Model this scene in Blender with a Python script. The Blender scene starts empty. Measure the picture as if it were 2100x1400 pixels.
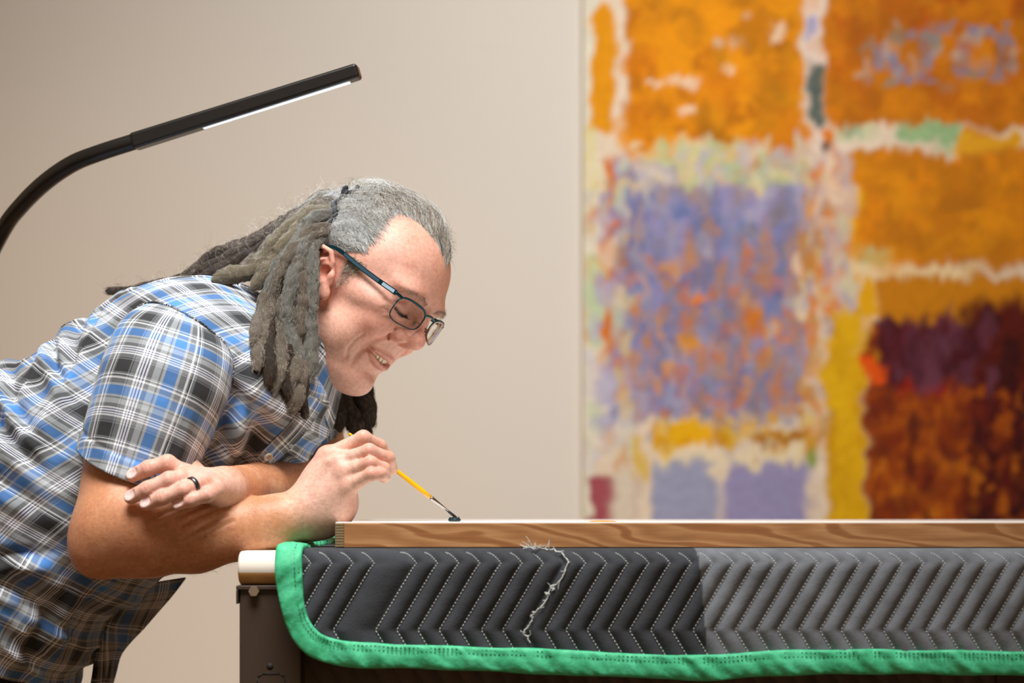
import bpy, math, random
import numpy as np
from mathutils import Vector, Matrix

random.seed(7)
rng = np.random.default_rng(7)
SC = bpy.context.scene
COL = SC.collection

# ------------------------------------------------------------------ camera
CAMZ, D0, FPX, HZN = 0.945, 2.857, 5000.0, 1050.0     # eye height, distance to the man, focal length, horizon
cam_d = bpy.data.cameras.new('camera')
cam = bpy.data.objects.new('camera', cam_d)
COL.objects.link(cam)
cam.location = (0, -D0, CAMZ)
cam.rotation_euler = (math.radians(90), 0, 0)
cam_d.sensor_width = 36
cam_d.lens = FPX * 36 / 2100
cam_d.shift_y = (HZN - 700) / 2100
cam_d.clip_start = 0.05
cam_d.dof.use_dof = True
cam_d.dof.focus_distance = D0 - 0.13
cam_d.dof.aperture_fstop = 4.2
SC.camera = cam

# ------------------------------------------------------------------ world, lights, exposure
SC.view_settings.view_transform = 'Standard'
SC.view_settings.look = 'None'
SC.view_settings.exposure = 0.0
SC.view_settings.gamma = 1.0
SC.view_settings.use_curve_mapping = False
wd = bpy.data.worlds.new('world')
SC.world = wd
wd.use_nodes = True
wd.node_tree.nodes['Background'].inputs[0].default_value = (1.0, 0.66, 0.39, 1)
wd.node_tree.nodes['Background'].inputs[1].default_value = 0.29


def area(name, loc, target, size, energy, color, size_y=None, spread=180):
    l = bpy.data.lights.new(name, 'AREA')
    l.energy = energy
    l.color = color
    l.size = size
    if size_y:
        l.shape = 'RECTANGLE'
        l.size_y = size_y
    l.spread = math.radians(spread)
    o = bpy.data.objects.new(name, l)
    o.location = loc
    o.rotation_euler = (Vector(target) - Vector(loc)).to_track_quat('-Z', 'Y').to_euler()
    COL.objects.link(o)
    return o


area('ceiling_light', (-0.24, -1.2, 3.15), (-0.3, -0.1, 1.0), 1.3, 18.0, (1.0, 0.985, 0.96), spread=64)
area('gallery_wall_light', (0.36, 0.0, 3.45), (0.25, 2.5, 1.2), 0.6, 21.5, (0.95, 0.985, 1.0), spread=84)
area('downlight', (-1.1, 0.0, 3.5), (-0.75, 2.5, 0.25), 0.25, 2.6, (1.0, 0.83, 0.62), spread=44)


# ------------------------------------------------------------------ helpers
def P(px, py, y=0.0):
    """photograph pixel at depth y (metres behind the man's middle plane) -> world point"""
    s = (D0 + y) / FPX
    return np.array([(px - 1050.0) * s, y, CAMZ + (HZN - py) * s])


def scale_at(y):
    return FPX / (D0 + y)


def link(o, parent=None):
    COL.objects.link(o)
    if parent is not None:
        o.parent = parent
        o.matrix_parent_inverse = parent.matrix_world.inverted() if parent.type != 'EMPTY' else Matrix.Translation(-parent.location)
    return o


def tag(o, label=None, cat=None, group=None, kind=None):
    if label: o['label'] = label
    if cat: o['category'] = cat
    if group: o['group'] = group
    if kind: o['kind'] = kind
    return o


def empty(name, loc):
    o = bpy.data.objects.new(name, None)
    o.location = loc
    o.empty_display_size = 0.05
    COL.objects.link(o)
    return o


def obj(name, verts, faces, mat=None, parent=None, smooth=True, uv=None, col=None):
    me = bpy.data.meshes.new(name)
    if isinstance(faces, np.ndarray):
        n = len(faces); w = faces.shape[1]
        me.vertices.add(len(verts)); me.loops.add(n * w); me.polygons.add(n)
        me.vertices.foreach_set('co', np.asarray(verts, np.float32).ravel())
        me.loops.foreach_set('vertex_index', faces.astype(np.int32).ravel())
        me.polygons.foreach_set('loop_start', np.arange(0, n * w, w, dtype=np.int32))
        me.update(calc_edges=True)
        me.validate()
    else:
        me.from_pydata([tuple(v) for v in verts], [], faces)
    if smooth:
        me.polygons.foreach_set('use_smooth', np.ones(len(me.polygons), bool))
    if uv is not None:
        idx = np.zeros(len(me.loops), np.int32)
        me.loops.foreach_get('vertex_index', idx)
        l = me.uv_layers.new(name='UVMap')
        l.data.foreach_set('uv', np.asarray(uv, np.float32)[idx].ravel())
    if col is not None:
        a = me.color_attributes.new('Col', 'FLOAT_COLOR', 'POINT')
        c = np.ones((len(me.vertices), 4), np.float32); c[:, :3] = col
        a.data.foreach_set('color', c.ravel())
    if mat is not None:
        me.materials.append(mat)
    me.update()
    o = bpy.data.objects.new(name, me)
    return link(o, parent)


def grid_faces(nr, nc, closed=False):
    r = np.arange(nr - 1)[:, None]
    c = np.arange(nc if closed else nc - 1)[None, :]
    c2 = (c + 1) % nc
    a = r * nc + c; b = r * nc + c2; d = (r + 1) * nc + c; e = (r + 1) * nc + c2
    return np.stack([a, b, e, d], -1).reshape(-1, 4)


def catmull(pts, n, closed=False):
    """smooth curve through points, n samples, evenly by parameter"""
    pts = np.asarray(pts, float)
    m = len(pts)
    if closed:
        ext = np.vstack([pts[-1], pts, pts[0], pts[1]]); segs = m
    else:
        ext = np.vstack([2 * pts[0] - pts[1], pts, 2 * pts[-1] - pts[-2]]); segs = m - 1
    t = np.linspace(0, segs, n, endpoint=not closed)
    i = np.minimum(t.astype(int), segs - 1)
    f = (t - i)[:, None]
    p0, p1, p2, p3 = ext[i], ext[i + 1], ext[i + 2], ext[i + 3]
    return 0.5 * (2 * p1 + (p2 - p0) * f + (2 * p0 - 5 * p1 + 4 * p2 - p3) * f ** 2 + (3 * p1 - p0 - 3 * p2 + p3) * f ** 3)


def resample(path, step):
    d = np.r_[0, np.cumsum(np.linalg.norm(np.diff(path[:, :3], axis=0), axis=1))]
    n = max(3, int(d[-1] / step) + 1)
    t = np.linspace(0, d[-1], n)
    return np.stack([np.interp(t, d, path[:, k]) for k in range(path.shape[1])], 1)


def unit(v):
    v = np.asarray(v, float)
    return v / np.maximum(np.linalg.norm(v, axis=-1, keepdims=True), 1e-9)


def frames(path):
    """tangent + two normals along a path by parallel transport"""
    T = unit(np.gradient(path, axis=0))
    N = np.zeros_like(T)
    ref = np.array([0, 0, 1.0]) if abs(T[0][2]) < 0.9 else np.array([0, 1.0, 0])
    v = unit(ref - T[0] * ref.dot(T[0]))
    for i in range(len(T)):
        v = unit(v - T[i] * v.dot(T[i]))
        N[i] = v
    return T, N, np.cross(T, N)


def tube_data(path, rad, sides=10, cap=True, flat=None):
    path = np.asarray(path, float)
    rad = np.broadcast_to(np.asarray(rad, float), (len(path),))
    T, N, B = frames(path)
    a = np.linspace(0, 2 * math.pi, sides, endpoint=False)
    fa = 1.0 if flat is None else flat
    V = path[:, None] + rad[:, None, None] * (np.cos(a)[None, :, None] * N[:, None] + fa * np.sin(a)[None, :, None] * B[:, None])
    V = V.reshape(-1, 3)
    F = [tuple(f) for f in grid_faces(len(path), sides, True)]
    if cap:
        F.append(tuple(range(sides))[::-1])
        k = (len(path) - 1) * sides
        F.append(tuple(range(k, k + sides)))
    return V, F


class MB:
    """collects pieces of one mesh"""
    def __init__(s): s.v = []; s.f = []; s.n = 0
    def add(s, V, F):
        V = np.asarray(V, float)
        s.v.append(V); s.f += [tuple(int(i) + s.n for i in f) for f in F]; s.n += len(V); return s
    def tube(s, path, rad, sides=8, cap=True, flat=None): return s.add(*tube_data(path, rad, sides, cap, flat))
    def box(s, lo, hi):
        x0, y0, z0 = lo; x1, y1, z1 = hi
        V = [(x0, y0, z0), (x1, y0, z0), (x1, y1, z0), (x0, y1, z0), (x0, y0, z1), (x1, y0, z1), (x1, y1, z1), (x0, y1, z1)]
        return s.add(V, [(0, 3, 2, 1), (4, 5, 6, 7), (0, 1, 5, 4), (1, 2, 6, 5), (2, 3, 7, 6), (3, 0, 4, 7)])
    def build(s, name, mat, parent=None, smooth=True, bevel=0, seg=2):
        o = obj(name, np.vstack(s.v), s.f, mat, parent, smooth)
        if bevel:
            m = o.modifiers.new('bevel', 'BEVEL'); m.width = bevel; m.segments = seg; m.limit_method = 'ANGLE'
            m.harden_normals = True
        return o


def lathe_data(prof, origin, axis, sides=24):
    """prof: list of (distance along axis, radius)"""
    axis = unit(axis)
    ref = np.array([0, 0, 1.0]) if abs(axis[2]) < 0.9 else np.array([1.0, 0, 0])
    n = unit(np.cross(axis, ref)); b = np.cross(axis, n)
    a = np.linspace(0, 2 * math.pi, sides, endpoint=False)
    V = []
    for t, r in prof:
        V.append(np.asarray(origin) + axis * t + r * (np.cos(a)[:, None] * n + np.sin(a)[:, None] * b))
    V = np.vstack(V)
    F = [tuple(f) for f in grid_faces(len(prof), sides, True)]
    F.append(tuple(range(sides))[::-1]); k = (len(prof) - 1) * sides
    F.append(tuple(range(k, k + sides)))
    return V, F


# ---- numpy value noise
def _hash(i, j, k, seed=0):
    n = (i.astype(np.int64) * 374761393 + j.astype(np.int64) * 668265263 + k.astype(np.int64) * 1274126177 + seed * 974711) & 0xffffffff
    n = ((n ^ (n >> 13)) * 1274126177) & 0xffffffff
    n = ((n ^ (n >> 16)) * 2246822519) & 0xffffffff
    n = n ^ (n >> 15)
    return (n & 0xffffff) / float(0xffffff)


def vnoise(p, seed=0):
    p = np.asarray(p, float)
    i = np.floor(p).astype(np.int64); f = p - i
    f = f * f * f * (f * (f * 6 - 15) + 10)
    r = 0
    for dx in (0, 1):
        for dy in (0, 1):
            for dz in (0, 1):
                w = (f[..., 0] if dx else 1 - f[..., 0]) * (f[..., 1] if dy else 1 - f[..., 1]) * (f[..., 2] if dz else 1 - f[..., 2])
                r = r + w * _hash(i[..., 0] + dx, i[..., 1] + dy, i[..., 2] + dz, seed)
    return r * 2 - 1


def fbm(p, oct=4, seed=0):
    p = np.asarray(p, float); r = 0; a = 1.0; s = 0
    for o in range(oct):
        r = r + a * vnoise(p * 2 ** o, seed + o * 17); s += a; a *= 0.5
    return r / s


def sstep(a, b, x):
    t = np.clip((x - a) / (b - a), 0, 1)
    return t * t * (3 - 2 * t)


# ---- materials
def srgb(r, g, b):
    c = np.array([r, g, b]) / 255.0
    return tuple(np.where(c <= 0.04045, c / 12.92, ((c + 0.055) / 1.055) ** 2.4))


class Mat:
    def __init__(s, name, color=(0.5, 0.5, 0.5), rough=0.5, metal=0.0, **kw):
        s.m = bpy.data.materials.new(name); s.m.use_nodes = True
        s.nt = s.m.node_tree; s.b = s.nt.nodes['Principled BSDF']
        s.b.inputs['Base Color'].default_value = (*color, 1)
        s.b.inputs['Roughness'].default_value = rough
        s.b.inputs['Metallic'].default_value = metal
        for k, v in kw.items():
            s.b.inputs[k.replace('_', ' ')].default_value = v
    def n(s, t, **kw):
        nd = s.nt.nodes.new(t)
        for k, v in kw.items(): setattr(nd, k, v)
        return nd
    def l(s, a, b): s.nt.links.new(a, b)
    def coord(s, which='Object', scale=(1, 1, 1)):
        tc = s.n('ShaderNodeTexCoord'); mp = s.n('ShaderNodeMapping')
        mp.inputs['Scale'].default_value = scale
        s.l(tc.outputs[which], mp.inputs['Vector']); return mp.outputs[0]
    def noise(s, vec, scale, detail=4, rough=0.55, dist=0.0):
        n = s.n('ShaderNodeTexNoise'); n.inputs['Scale'].default_value = scale; n.inputs['Detail'].default_value = detail
        n.inputs['Roughness'].default_value = rough; n.inputs['Distortion'].default_value = dist
        if vec is not None: s.l(vec, n.inputs['Vector'])
        return n.outputs[0]
    def ramp(s, fac, stops, interp='LINEAR'):
        r = s.n('ShaderNodeValToRGB'); r.color_ramp.interpolation = interp
        e = r.color_ramp.elements
        while len(e) < len(stops): e.new(0.5)
        for el, (p, c) in zip(e, stops):
            el.position = p; el.color = (*c, 1) if len(c) == 3 else c
        s.l(fac, r.inputs[0]); return r.outputs[0]
    def mix(s, a, b, fac, mode='MIX'):
        m = s.n('ShaderNodeMix', data_type='RGBA', blend_type=mode)
        for v, i in ((fac, 0), (a, 6), (b, 7)):
            if hasattr(v, 'links') or hasattr(v, 'is_linked'): s.l(v, m.inputs[i])
            elif i == 0: m.inputs[0].default_value = v
            else: m.inputs[i].default_value = (*v, 1)
        return m.outputs[2]
    def bump(s, h, strength=0.3, dist=0.001, normal=None):
        b = s.n('ShaderNodeBump'); b.inputs['Strength'].default_value = strength; b.inputs['Distance'].default_value = dist
        s.l(h, b.inputs['Height'])
        if normal is not None: s.l(normal, b.inputs['Normal'])
        s.l(b.outputs[0], s.b.inputs['Normal']); return b.outputs[0]
    def math(s, op, a, b=None):
        m = s.n('ShaderNodeMath', operation=op)
        for i, v in ((0, a), (1, b)):
            if v is None: continue
            if hasattr(v, 'is_linked'): s.l(v, m.inputs[i])
            else: m.inputs[i].default_value = v
        return m.outputs[0]
    def base(s, o): s.l(o, s.b.inputs['Base Color'])


# ---- signed distance fields meshed with surface nets (bodies, clothes volumes)
class Field:
    def __init__(s): s.ops = []
    def _add(s, fn, c, rad, mode, k): s.ops.append((fn, np.asarray(c, float), float(rad), mode, float(k)))
    def ell(s, c, r, k=0.01, mode='add', R=None):
        c = np.asarray(c, float); r = np.asarray(r, float)
        def fn(Q):
            p = Q - c
            if R is not None: p = p @ R
            k1 = np.linalg.norm(p / r, axis=-1); k2 = np.linalg.norm(p / (r * r), axis=-1)
            return k1 * (k1 - 1) / np.maximum(k2, 1e-6)
        s._add(fn, c, r.max(), mode, k); return s
    def cone(s, a, b, ra, rb, k=0.01, mode='add'): return s.chain([a, b], [ra, rb], k, mode)
    def chain(s, pts, rad, k=0.01, mode='add', inner=0.0):
        pts = [np.asarray(p, float) for p in pts]
        A = np.array(pts)
        c = (A.min(0) + A.max(0)) / 2; R = np.linalg.norm(A - c, axis=1).max() + max(rad)
        def fn(Q):
            d = None
            for i in range(len(pts) - 1):
                a, b = pts[i], pts[i + 1]; ba = b - a
                t = np.clip(((Q - a) @ ba) / max(ba.dot(ba), 1e-12), 0, 1)
                e = np.linalg.norm(Q - a - t[..., None] * ba, axis=-1) - (rad[i] + (rad[i + 1] - rad[i]) * t)
                d = e if d is None else (np.minimum(d, e) if inner == 0 else smin(d, e, inner))
            return d
        s._add(fn, c, R, mode, k); return s
    def ev(s, Q, c=None, hd=None):
        d = np.full(Q.shape[:-1], 0.5, np.float64)
        for fn, oc, rad, mode, k in s.ops:
            if c is not None and np.linalg.norm(oc - c) > rad + k * 1.5 + 0.012 + hd: continue
            e = fn(Q)
            d = smin(d, e, k) if mode == 'add' else -smin(-d, e, k)
        return d


def smin(a, b, k):
    if k <= 0: return np.minimum(a, b)
    h = np.clip(0.5 + 0.5 * (b - a) / k, 0, 1)
    return b + (a - b) * h - k * h * (1 - h)


def surface_nets(ev, lo, hi, h, n=26):
    """ev(Q, block centre, half diagonal) -> distance; returns verts, quads"""
    lo = np.asarray(lo, float); hi = np.asarray(hi, float)
    nb = np.ceil((hi - lo) / (n * h)).astype(int)
    bi = np.stack(np.meshgrid(*[np.arange(k) for k in nb], indexing='ij'), -1).reshape(-1, 3)
    cen = lo + (bi + 0.5) * n * h
    hd = n * h * 0.5 * math.sqrt(3) + 3 * h
    dc = ev(cen, None, None)
    act = bi[np.abs(dc) < hd * 1.9]
    big = nb * n + 8
    ax = np.arange(-1, n + 1)
    G = np.stack(np.meshgrid(ax, ax, ax, indexing='ij'), -1)
    ids_all, pos_all, quads = [], [], []
    E = [((0, 0, 0), (1, 0, 0)), ((0, 1, 0), (1, 1, 0)), ((0, 0, 1), (1, 0, 1)), ((0, 1, 1), (1, 1, 1)),
         ((0, 0, 0), (0, 1, 0)), ((1, 0, 0), (1, 1, 0)), ((0, 0, 1), (0, 1, 1)), ((1, 0, 1), (1, 1, 1)),
         ((0, 0, 0), (0, 0, 1)), ((1, 0, 0), (1, 0, 1)), ((0, 1, 0), (0, 1, 1)), ((1, 1, 0), (1, 1, 1))]
    for b in act:
        g0 = b * n
        Q = lo + (G + g0) * h
        d = ev(Q, lo + (b + 0.5) * n * h, hd)
        s = d < 0
        if not s.any() or s.all(): continue
        m = n + 1
        cnt = np.zeros((m, m, m)); acc = np.zeros((m, m, m, 3))
        for (a, c) in E:
            sa = (slice(a[0], a[0] + m), slice(a[1], a[1] + m), slice(a[2], a[2] + m))
            sb = (slice(c[0], c[0] + m), slice(c[1], c[1] + m), slice(c[2], c[2] + m))
            da, db = d[sa], d[sb]
            x = (da < 0) != (db < 0)
            t = np.where(x, da / np.where(x, da - db, 1), 0)
            av = np.array(a, float); cv = np.array(c, float) - av
            cnt += x
            acc += np.where(x[..., None], av + t[..., None] * cv, 0)
        mk = cnt > 0
        I = np.argwhere(mk)
        pos = lo + (I - 1 + g0 + acc[mk] / cnt[mk][:, None]) * h
        gi = I - 1 + g0 + 2
        gid = (gi[:, 0] * big[1] + gi[:, 1]) * big[2] + gi[:, 2]
        loc = np.full((m, m, m), -1, np.int64); loc[mk] = gid
        ids_all.append(gid); pos_all.append(pos)
        for axis in range(3):
            sl0 = [slice(1, n + 1)] * 3; sl1 = [slice(1, n + 1)] * 3
            sl1[axis] = slice(2, n + 2)
            sa = s[tuple(sl0)]; sb = s[tuple(sl1)]
            x = np.argwhere(sa != sb)
            if not len(x): continue
            flip = sa[tuple(x.T)]
            x = x + 1
            u, v = (axis + 1) % 3, (axis + 2) % 3
            def cell(du, dv):
                y = x.copy(); y[:, u] -= du; y[:, v] -= dv
                return loc[tuple(y.T)]
            q = np.stack([cell(1, 1), cell(0, 1), cell(0, 0), cell(1, 0)], 1)
            q[~flip] = q[~flip][:, ::-1]
            quads.append(q)
    ids = np.concatenate(ids_all); pos = np.concatenate(pos_all); qd = np.concatenate(quads)
    uid, first = np.unique(ids, return_index=True)
    qd = qd[(qd >= 0).all(1)]
    f = np.searchsorted(uid, qd)
    return pos[first], f


def strands(name, S, radius, mat, parent=None, kind='stuff', taper=0.35):
    """S: (count, points, 3) hair strands"""
    k, n = S.shape[:2]
    hc = bpy.data.hair_curves.new(name)
    hc.add_curves([n] * k)
    hc.attributes['position'].data.foreach_set('vector', np.asarray(S, np.float32).ravel())
    r = hc.attributes.get('radius') or hc.attributes.new('radius', 'FLOAT', 'POINT')
    t = np.linspace(0, 1, n)
    rr = np.broadcast_to(np.asarray(radius, float), (k,))[:, None] * (1 - (1 - taper) * t ** 2)[None]
    r.data.foreach_set('value', rr.astype(np.float32).ravel())
    hc.materials.append(mat)
    o = bpy.data.objects.new(name, hc)
    if kind: o['kind'] = kind
    return link(o, parent)
# ------------------------------------------------------------------ the room
WALL_Y = 2.5
m = Mat('wall_paint', srgb(218, 208, 196), 0.85)
v = m.coord('Object'); m.bump(m.noise(v, 90, 3), 0.15, 0.002)
m_wall = m.m
m = Mat('floor_wood', (0.30, 0.17, 0.09), 0.5)
v = m.coord('Object', (1, 9, 1)); m.base(m.ramp(m.noise(v, 3, 5), [(0.3, (0.22, 0.12, 0.06)), (0.7, (0.38, 0.23, 0.12))]))
m_floor = m.m
m_ceil = Mat('ceiling_paint', (0.75, 0.73, 0.70), 0.9).m


def slab(name, lo, hi, mat):
    o = MB().box(lo, hi).build(name, mat, smooth=False)
    o['kind'] = 'structure'
    return o


slab('wall_back', (-5, WALL_Y, 0), (5, WALL_Y + 0.12, 3.7), m_wall)
slab('floor', (-5, -5, -0.1), (5, WALL_Y, 0), m_floor)
slab('ceiling', (-5, -5, 3.7), (5, WALL_Y + 0.12, 3.8), m_ceil)
b = MB().box((-5, WALL_Y - 0.015, 0), (5, WALL_Y, 0.11)).build('baseboard_back', m_wall, smooth=False, bevel=0.003)
b['kind'] = 'structure'

# ------------------------------------------------------------------ the big abstract canvas on the wall
PY = WALL_Y - 0.032                       # front face of the canvas


def paint_canvas():
    sc = scale_at(PY)
    x0 = P(1197, 0, PY)[0]; x1 = x0 + 1.95
    z0 = 0.42; z1 = P(0, -330, PY)[2]
    st = 0.0052
    nx = int((x1 - x0) / st) + 1; nz = int((z1 - z0) / st) + 1
    X, Z = np.meshgrid(np.linspace(x0, x1, nx), np.linspace(z0, z1, nz))
    px = 1050 + X * sc; py = HZN - (Z - CAMZ) * sc          # canvas lengths in photograph units, for laying out the colours
    Q = np.stack([px / 100, py / 100, px * 0], -1)
    wx = fbm(Q * 2.2, 3, 3) * 19 + fbm(Q * np.array([7, 3, 1]), 2, 31) * 8
    wy = fbm(Q * 2.2, 3, 5) * 19 + fbm(Q * np.array([9, 2.2, 1]), 2, 37) * 14
    U = px + wx; V = py + wy
    C = np.zeros((nz, nx, 3))
    def c(*a): return np.array(srgb(*a))
    n1 = fbm(Q * 3, 4, 11)[..., None]; n2 = fbm(Q * np.array([3.6, 2.4, 1]), 3, 13); n3 = fbm(Q * np.array([3.0, 1.7, 1]), 3, 17)
    n4 = fbm(Q * 9, 3, 19); n5 = fbm(Q * np.array([5, 4, 1]), 2, 23)
    cream = c(226, 204, 178)
    C[:] = cream + n1 * 0.07
    def block(x0, y0, x1, y1, col, soft=7, r=30, var=0.0, col2=None, amt=1.0):
        cx, cy, hx, hy = (x0 + x1) / 2, (y0 + y1) / 2, (x1 - x0) / 2, (y1 - y0) / 2
        rr = min(r, hx, hy)
        qx = np.abs(U - cx) - hx + rr; qy = np.abs(V - cy) - hy + rr
        d = np.hypot(np.maximum(qx, 0), np.maximum(qy, 0)) + np.minimum(np.maximum(qx, qy), 0) - rr
        a = (1 - sstep(-soft, soft, d))[..., None] * amt
        k = np.asarray(col) * np.ones_like(C)
        if col2 is not None:
            k = k + (np.asarray(col2) - k) * sstep(-0.25, 0.35, n1)
        k = k * (1 + var * n4[..., None])
        C[:] = C * (1 - a) + k * a
    def dabs(x0, y0, x1, y1, col, thr, fld, amt=0.9, soft=0.08):
        inside = (U > x0) & (U < x1) & (V > y0) & (V < y1)
        a = (sstep(thr, thr + soft, fld) * inside * amt)[..., None]
        C[:] = C * (1 - a) + np.asarray(col) * a
    orange, deep, ochre, gold = c(232, 146, 4), c(192, 112, 2), c(184, 120, 8), c(236, 172, 8)
    lil, blu, gry, bur = c(146, 136, 176), c(104, 116, 164), c(142, 140, 164), c(78, 22, 26)
    # left margin
    block(1180, -400, 1222, 1300, c(222, 212, 190), var=0.1)
    block(1200, 520, 1235, 700, c(190, 200, 160)); block(1196, 240, 1222, 430, c(220, 206, 150))
    block(1210, 10, 1262, 278, c(224, 146, 4), var=0.1)
    block(1206, 975, 1298, 1300, c(160, 78, 84), 6, 14)
    # upper left orange field
    block(1282, -420, 1648, 318, orange, 8, 26, 0.12, deep)
    block(1560, 40, 1640, 330, c(170, 100, 6), 30, 30, amt=0.6)
    dabs(1300, -400, 1640, 320, c(240, 150, 10), 0.22, n5, 0.6)
    for (a, b_, w, h_) in ((1400, 158, 34, 9), (1470, 92, 11, 10), (1516, 90, 11, 10), (1345, 168, 12, 8), (1406, 217, 14, 10), (1540, 36, 9, 10), (1490, 142, 12, 8), (1600, 70, 12, 14)):
        block(a - w, b_ - h_, a + w, b_ + h_, c(236, 202, 170), 5, 6)
    # upper right orange field
    block(1690, -420, 2500, 262, deep, 8, 26, 0.18, c(206, 118, 6))
    dabs(1700, -300, 2500, 90, c(170, 62, 4), 0.15, n5, 0.6)
    dabs(1750, 60, 2070, 175, c(140, 128, 140), 0.18, n3, 0.85); dabs(1850, 60, 2070, 175, c(122, 128, 158), 0.2, n2, 0.85)
    # seam between the upper fields
    block(1652, -420, 1684, 320, c(228, 204, 186), 7, 12); block(1655, 40, 1676, 80, c(168, 160, 190))
    block(1656, 130, 1690, 262, c(92, 100, 92), 7, 20, 0.3); block(1676, 262, 1708, 300, c(222, 122, 20)); block(1674, 292, 1708, 316, c(84, 62, 50))
    # green strip
    block(1712, 258, 1800, 292, c(206, 200, 160), 6, 12); block(1836, 256, 1970, 298, c(150, 178, 126), 8, 18, 0.2)
    block(1960, 272, 2100, 318, c(222, 158, 30)); block(1730, 264, 1772, 286, c(160, 182, 150))
    # middle right orange field
    block(1742, 312, 2500, 540, c(216, 128, 4), 8, 28, 0.12, c(188, 112, 4)); block(1880, 470, 2500, 548, c(172, 104, 4), 30, 20, amt=0.6)
    block(1728, 380, 1760, 560, gold)
    block(1758, 520, 1830, 548, c(178, 186, 130)); block(1736, 548, 2010, 572, c(230, 200, 150), 6, 10)
    block(1755, 570, 1800, 660, c(226, 162, 8))
    block(1800, 568, 2500, 662, c(196, 122, 6), 7, 24, 0.1)
    # lilac field
    block(1236, 320, 1280, 760, c(206, 112, 30), 8, 14, 0.15); dabs(1225, 320, 1290, 900, lil, 0.05, n3, 0.8)
    block(1270, 330, 1640, 850, lil, 16, 60, 0.16, blu)
    dabs(1270, 330, 1640, 860, gry, 0.12, n5, 0.8)
    dabs(1270, 480, 1650, 850, c(186, 128, 84), 0.22, n2, 0.7); dabs(1270, 580, 1650, 860, c(208, 120, 44), 0.29, n3, 0.75)
    dabs(1270, 420, 1640, 860, c(112, 122, 168), 0.2, -n2, 0.8); dabs(1270, 440, 1640, 840, c(86, 98, 150), 0.28, -n3, 0.8)
    dabs(1270, 640, 1650, 880, c(184, 134, 108), 0.18, -n5, 0.7)
    for (a, b_, w, h_) in ((1590, 668, 18, 26), (1548, 662, 16, 24), (1418, 722, 20, 22), (1430, 614, 18, 16), (1545, 810, 18, 8), (1300, 790, 14, 10), (1670, 596, 16, 36), (1330, 775, 12, 12)):
        block(a - w, b_ - h_, a + w, b_ + h_, c(226, 124, 16), 6, 10, 0.1)
    block(1575, 650, 1603, 694, c(232, 164, 12), 6, 10)
    # pale band over lilac
    block(1330, 296, 1520, 372, c(218, 206, 158), 14, 26, 0.12, c(206, 190, 130)); block(1390, 286, 1500, 330, c(228, 204, 160), 10)
    block(1500, 330, 1640, 388, c(196, 190, 110), 14, 20, 0.2, c(222, 188, 120))
    # centre pinkish seam
    block(1650, 330, 1740, 940, c(226, 186, 150), 12, 20, 0.12); dabs(1640, 330, 1740, 700, c(218, 124, 40), 0.12, n2, 0.85)
    block(1636, 420, 1668, 660, c(178, 116, 40), 14, 14, 0.3, amt=0.8); block(1712, 470, 1750, 650, c(156, 150, 176), 10, 12, amt=0.85)
    # lower left
    block(1228, 740, 1300, 920, c(178, 172, 196), 14, amt=0.8); block(1250, 860, 1300, 1300, c(214, 198, 176), 14)
    block(1292, 900, 1320, 980, c(216, 178, 90), 10, 10)
    block(1340, 868, 1458, 918, gold, 8, 18); block(1466, 856, 1520, 910, c(216, 176, 70), 10); block(1530, 888, 1650, 926, c(170, 104, 10), 9, 14, 0.2)
    block(1636, 905, 1672, 960, c(132, 152, 60), 9, 12)
    block(1346, 928, 1650, 965, c(232, 212, 172), 10, 16)
    block(1330, 945, 1480, 1300, c(154, 154, 178), 14, 24, 0.08); block(1488, 950, 1660, 1300, c(150, 142, 178), 14, 24, 0.08)
    block(1460, 950, 1500, 990, c(226, 206, 176), 10)
    # yellow column
    block(1694, 640, 1776, 1300, c(220, 164, 8), 9, 26, 0.1, c(206, 150, 8)); block(1700, 760, 1740, 1300, c(196, 138, 8), 22, 20, amt=0.4)
    block(1760, 650, 1792, 720, c(226, 186, 140), 9, 12)
    # dark field lower right
    block(1776, 662, 2500, 1300, c(132, 52, 8), 9, 22, 0.2, c(160, 74, 8))
    block(1800, 655, 2030, 792, bur, 10, 16, 0.25, c(94, 30, 40)); block(1985, 620, 2500, 1300, c(86, 24, 14), 22, 20, 0.35)
    dabs(1800, 660, 2030, 790, c(116, 74, 92), 0.3, n2, 0.5); dabs(1980, 640, 2500, 1200, c(52, 14, 14), 0.05, n3, 0.8)
    dabs(1780, 800, 2100, 1200, c(176, 84, 10), 0.12, n2, 0.7); dabs(1860, 860, 2500, 1250, c(74, 22, 10), 0.12, -n3, 0.75)
    block(1830, 784, 1960, 812, c(150, 36, 16), 12, 12); block(1768, 735, 1812, 785, c(226, 84, 12), 8, 14)
    dabs(1800, 950, 2100, 1250, c(196, 112, 20), 0.28, n2, 0.7)
    # many short upright dabs of the brush, in the colours of each field
    g = np.random.default_rng(21)
    sx_, sz_ = (x1 - x0) / (nx - 1) * sc, (z1 - z0) / (nz - 1) * sc
    def strokes(n, bx0, by0, bx1, by1, cols, w0, h0, amt):
        for _ in range(n):
            cx_, cy_ = g.uniform(bx0, bx1), g.uniform(by0, by1); w_, h_ = w0 * g.uniform(0.5, 1.5), h0 * g.uniform(0.5, 1.6)
            j0, j1 = np.searchsorted(px[0], [cx_ - 2 * w_, cx_ + 2 * w_]); i0, i1 = np.searchsorted(-py[:, 0], [-(cy_ + 2 * h_), -(cy_ - 2 * h_)])
            if j1 <= j0 or i1 <= i0: continue
            u_, v_ = (U[i0:i1, j0:j1] - cx_) / w_, (V[i0:i1, j0:j1] - cy_) / h_
            a_ = (1 - sstep(0.7, 1.2, np.hypot(u_, v_)))[..., None] * amt * g.uniform(0.4, 1.0)
            k_ = np.array(srgb(*cols[g.integers(len(cols))]))
            C[i0:i1, j0:j1] = C[i0:i1, j0:j1] * (1 - a_) + k_ * a_
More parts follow.
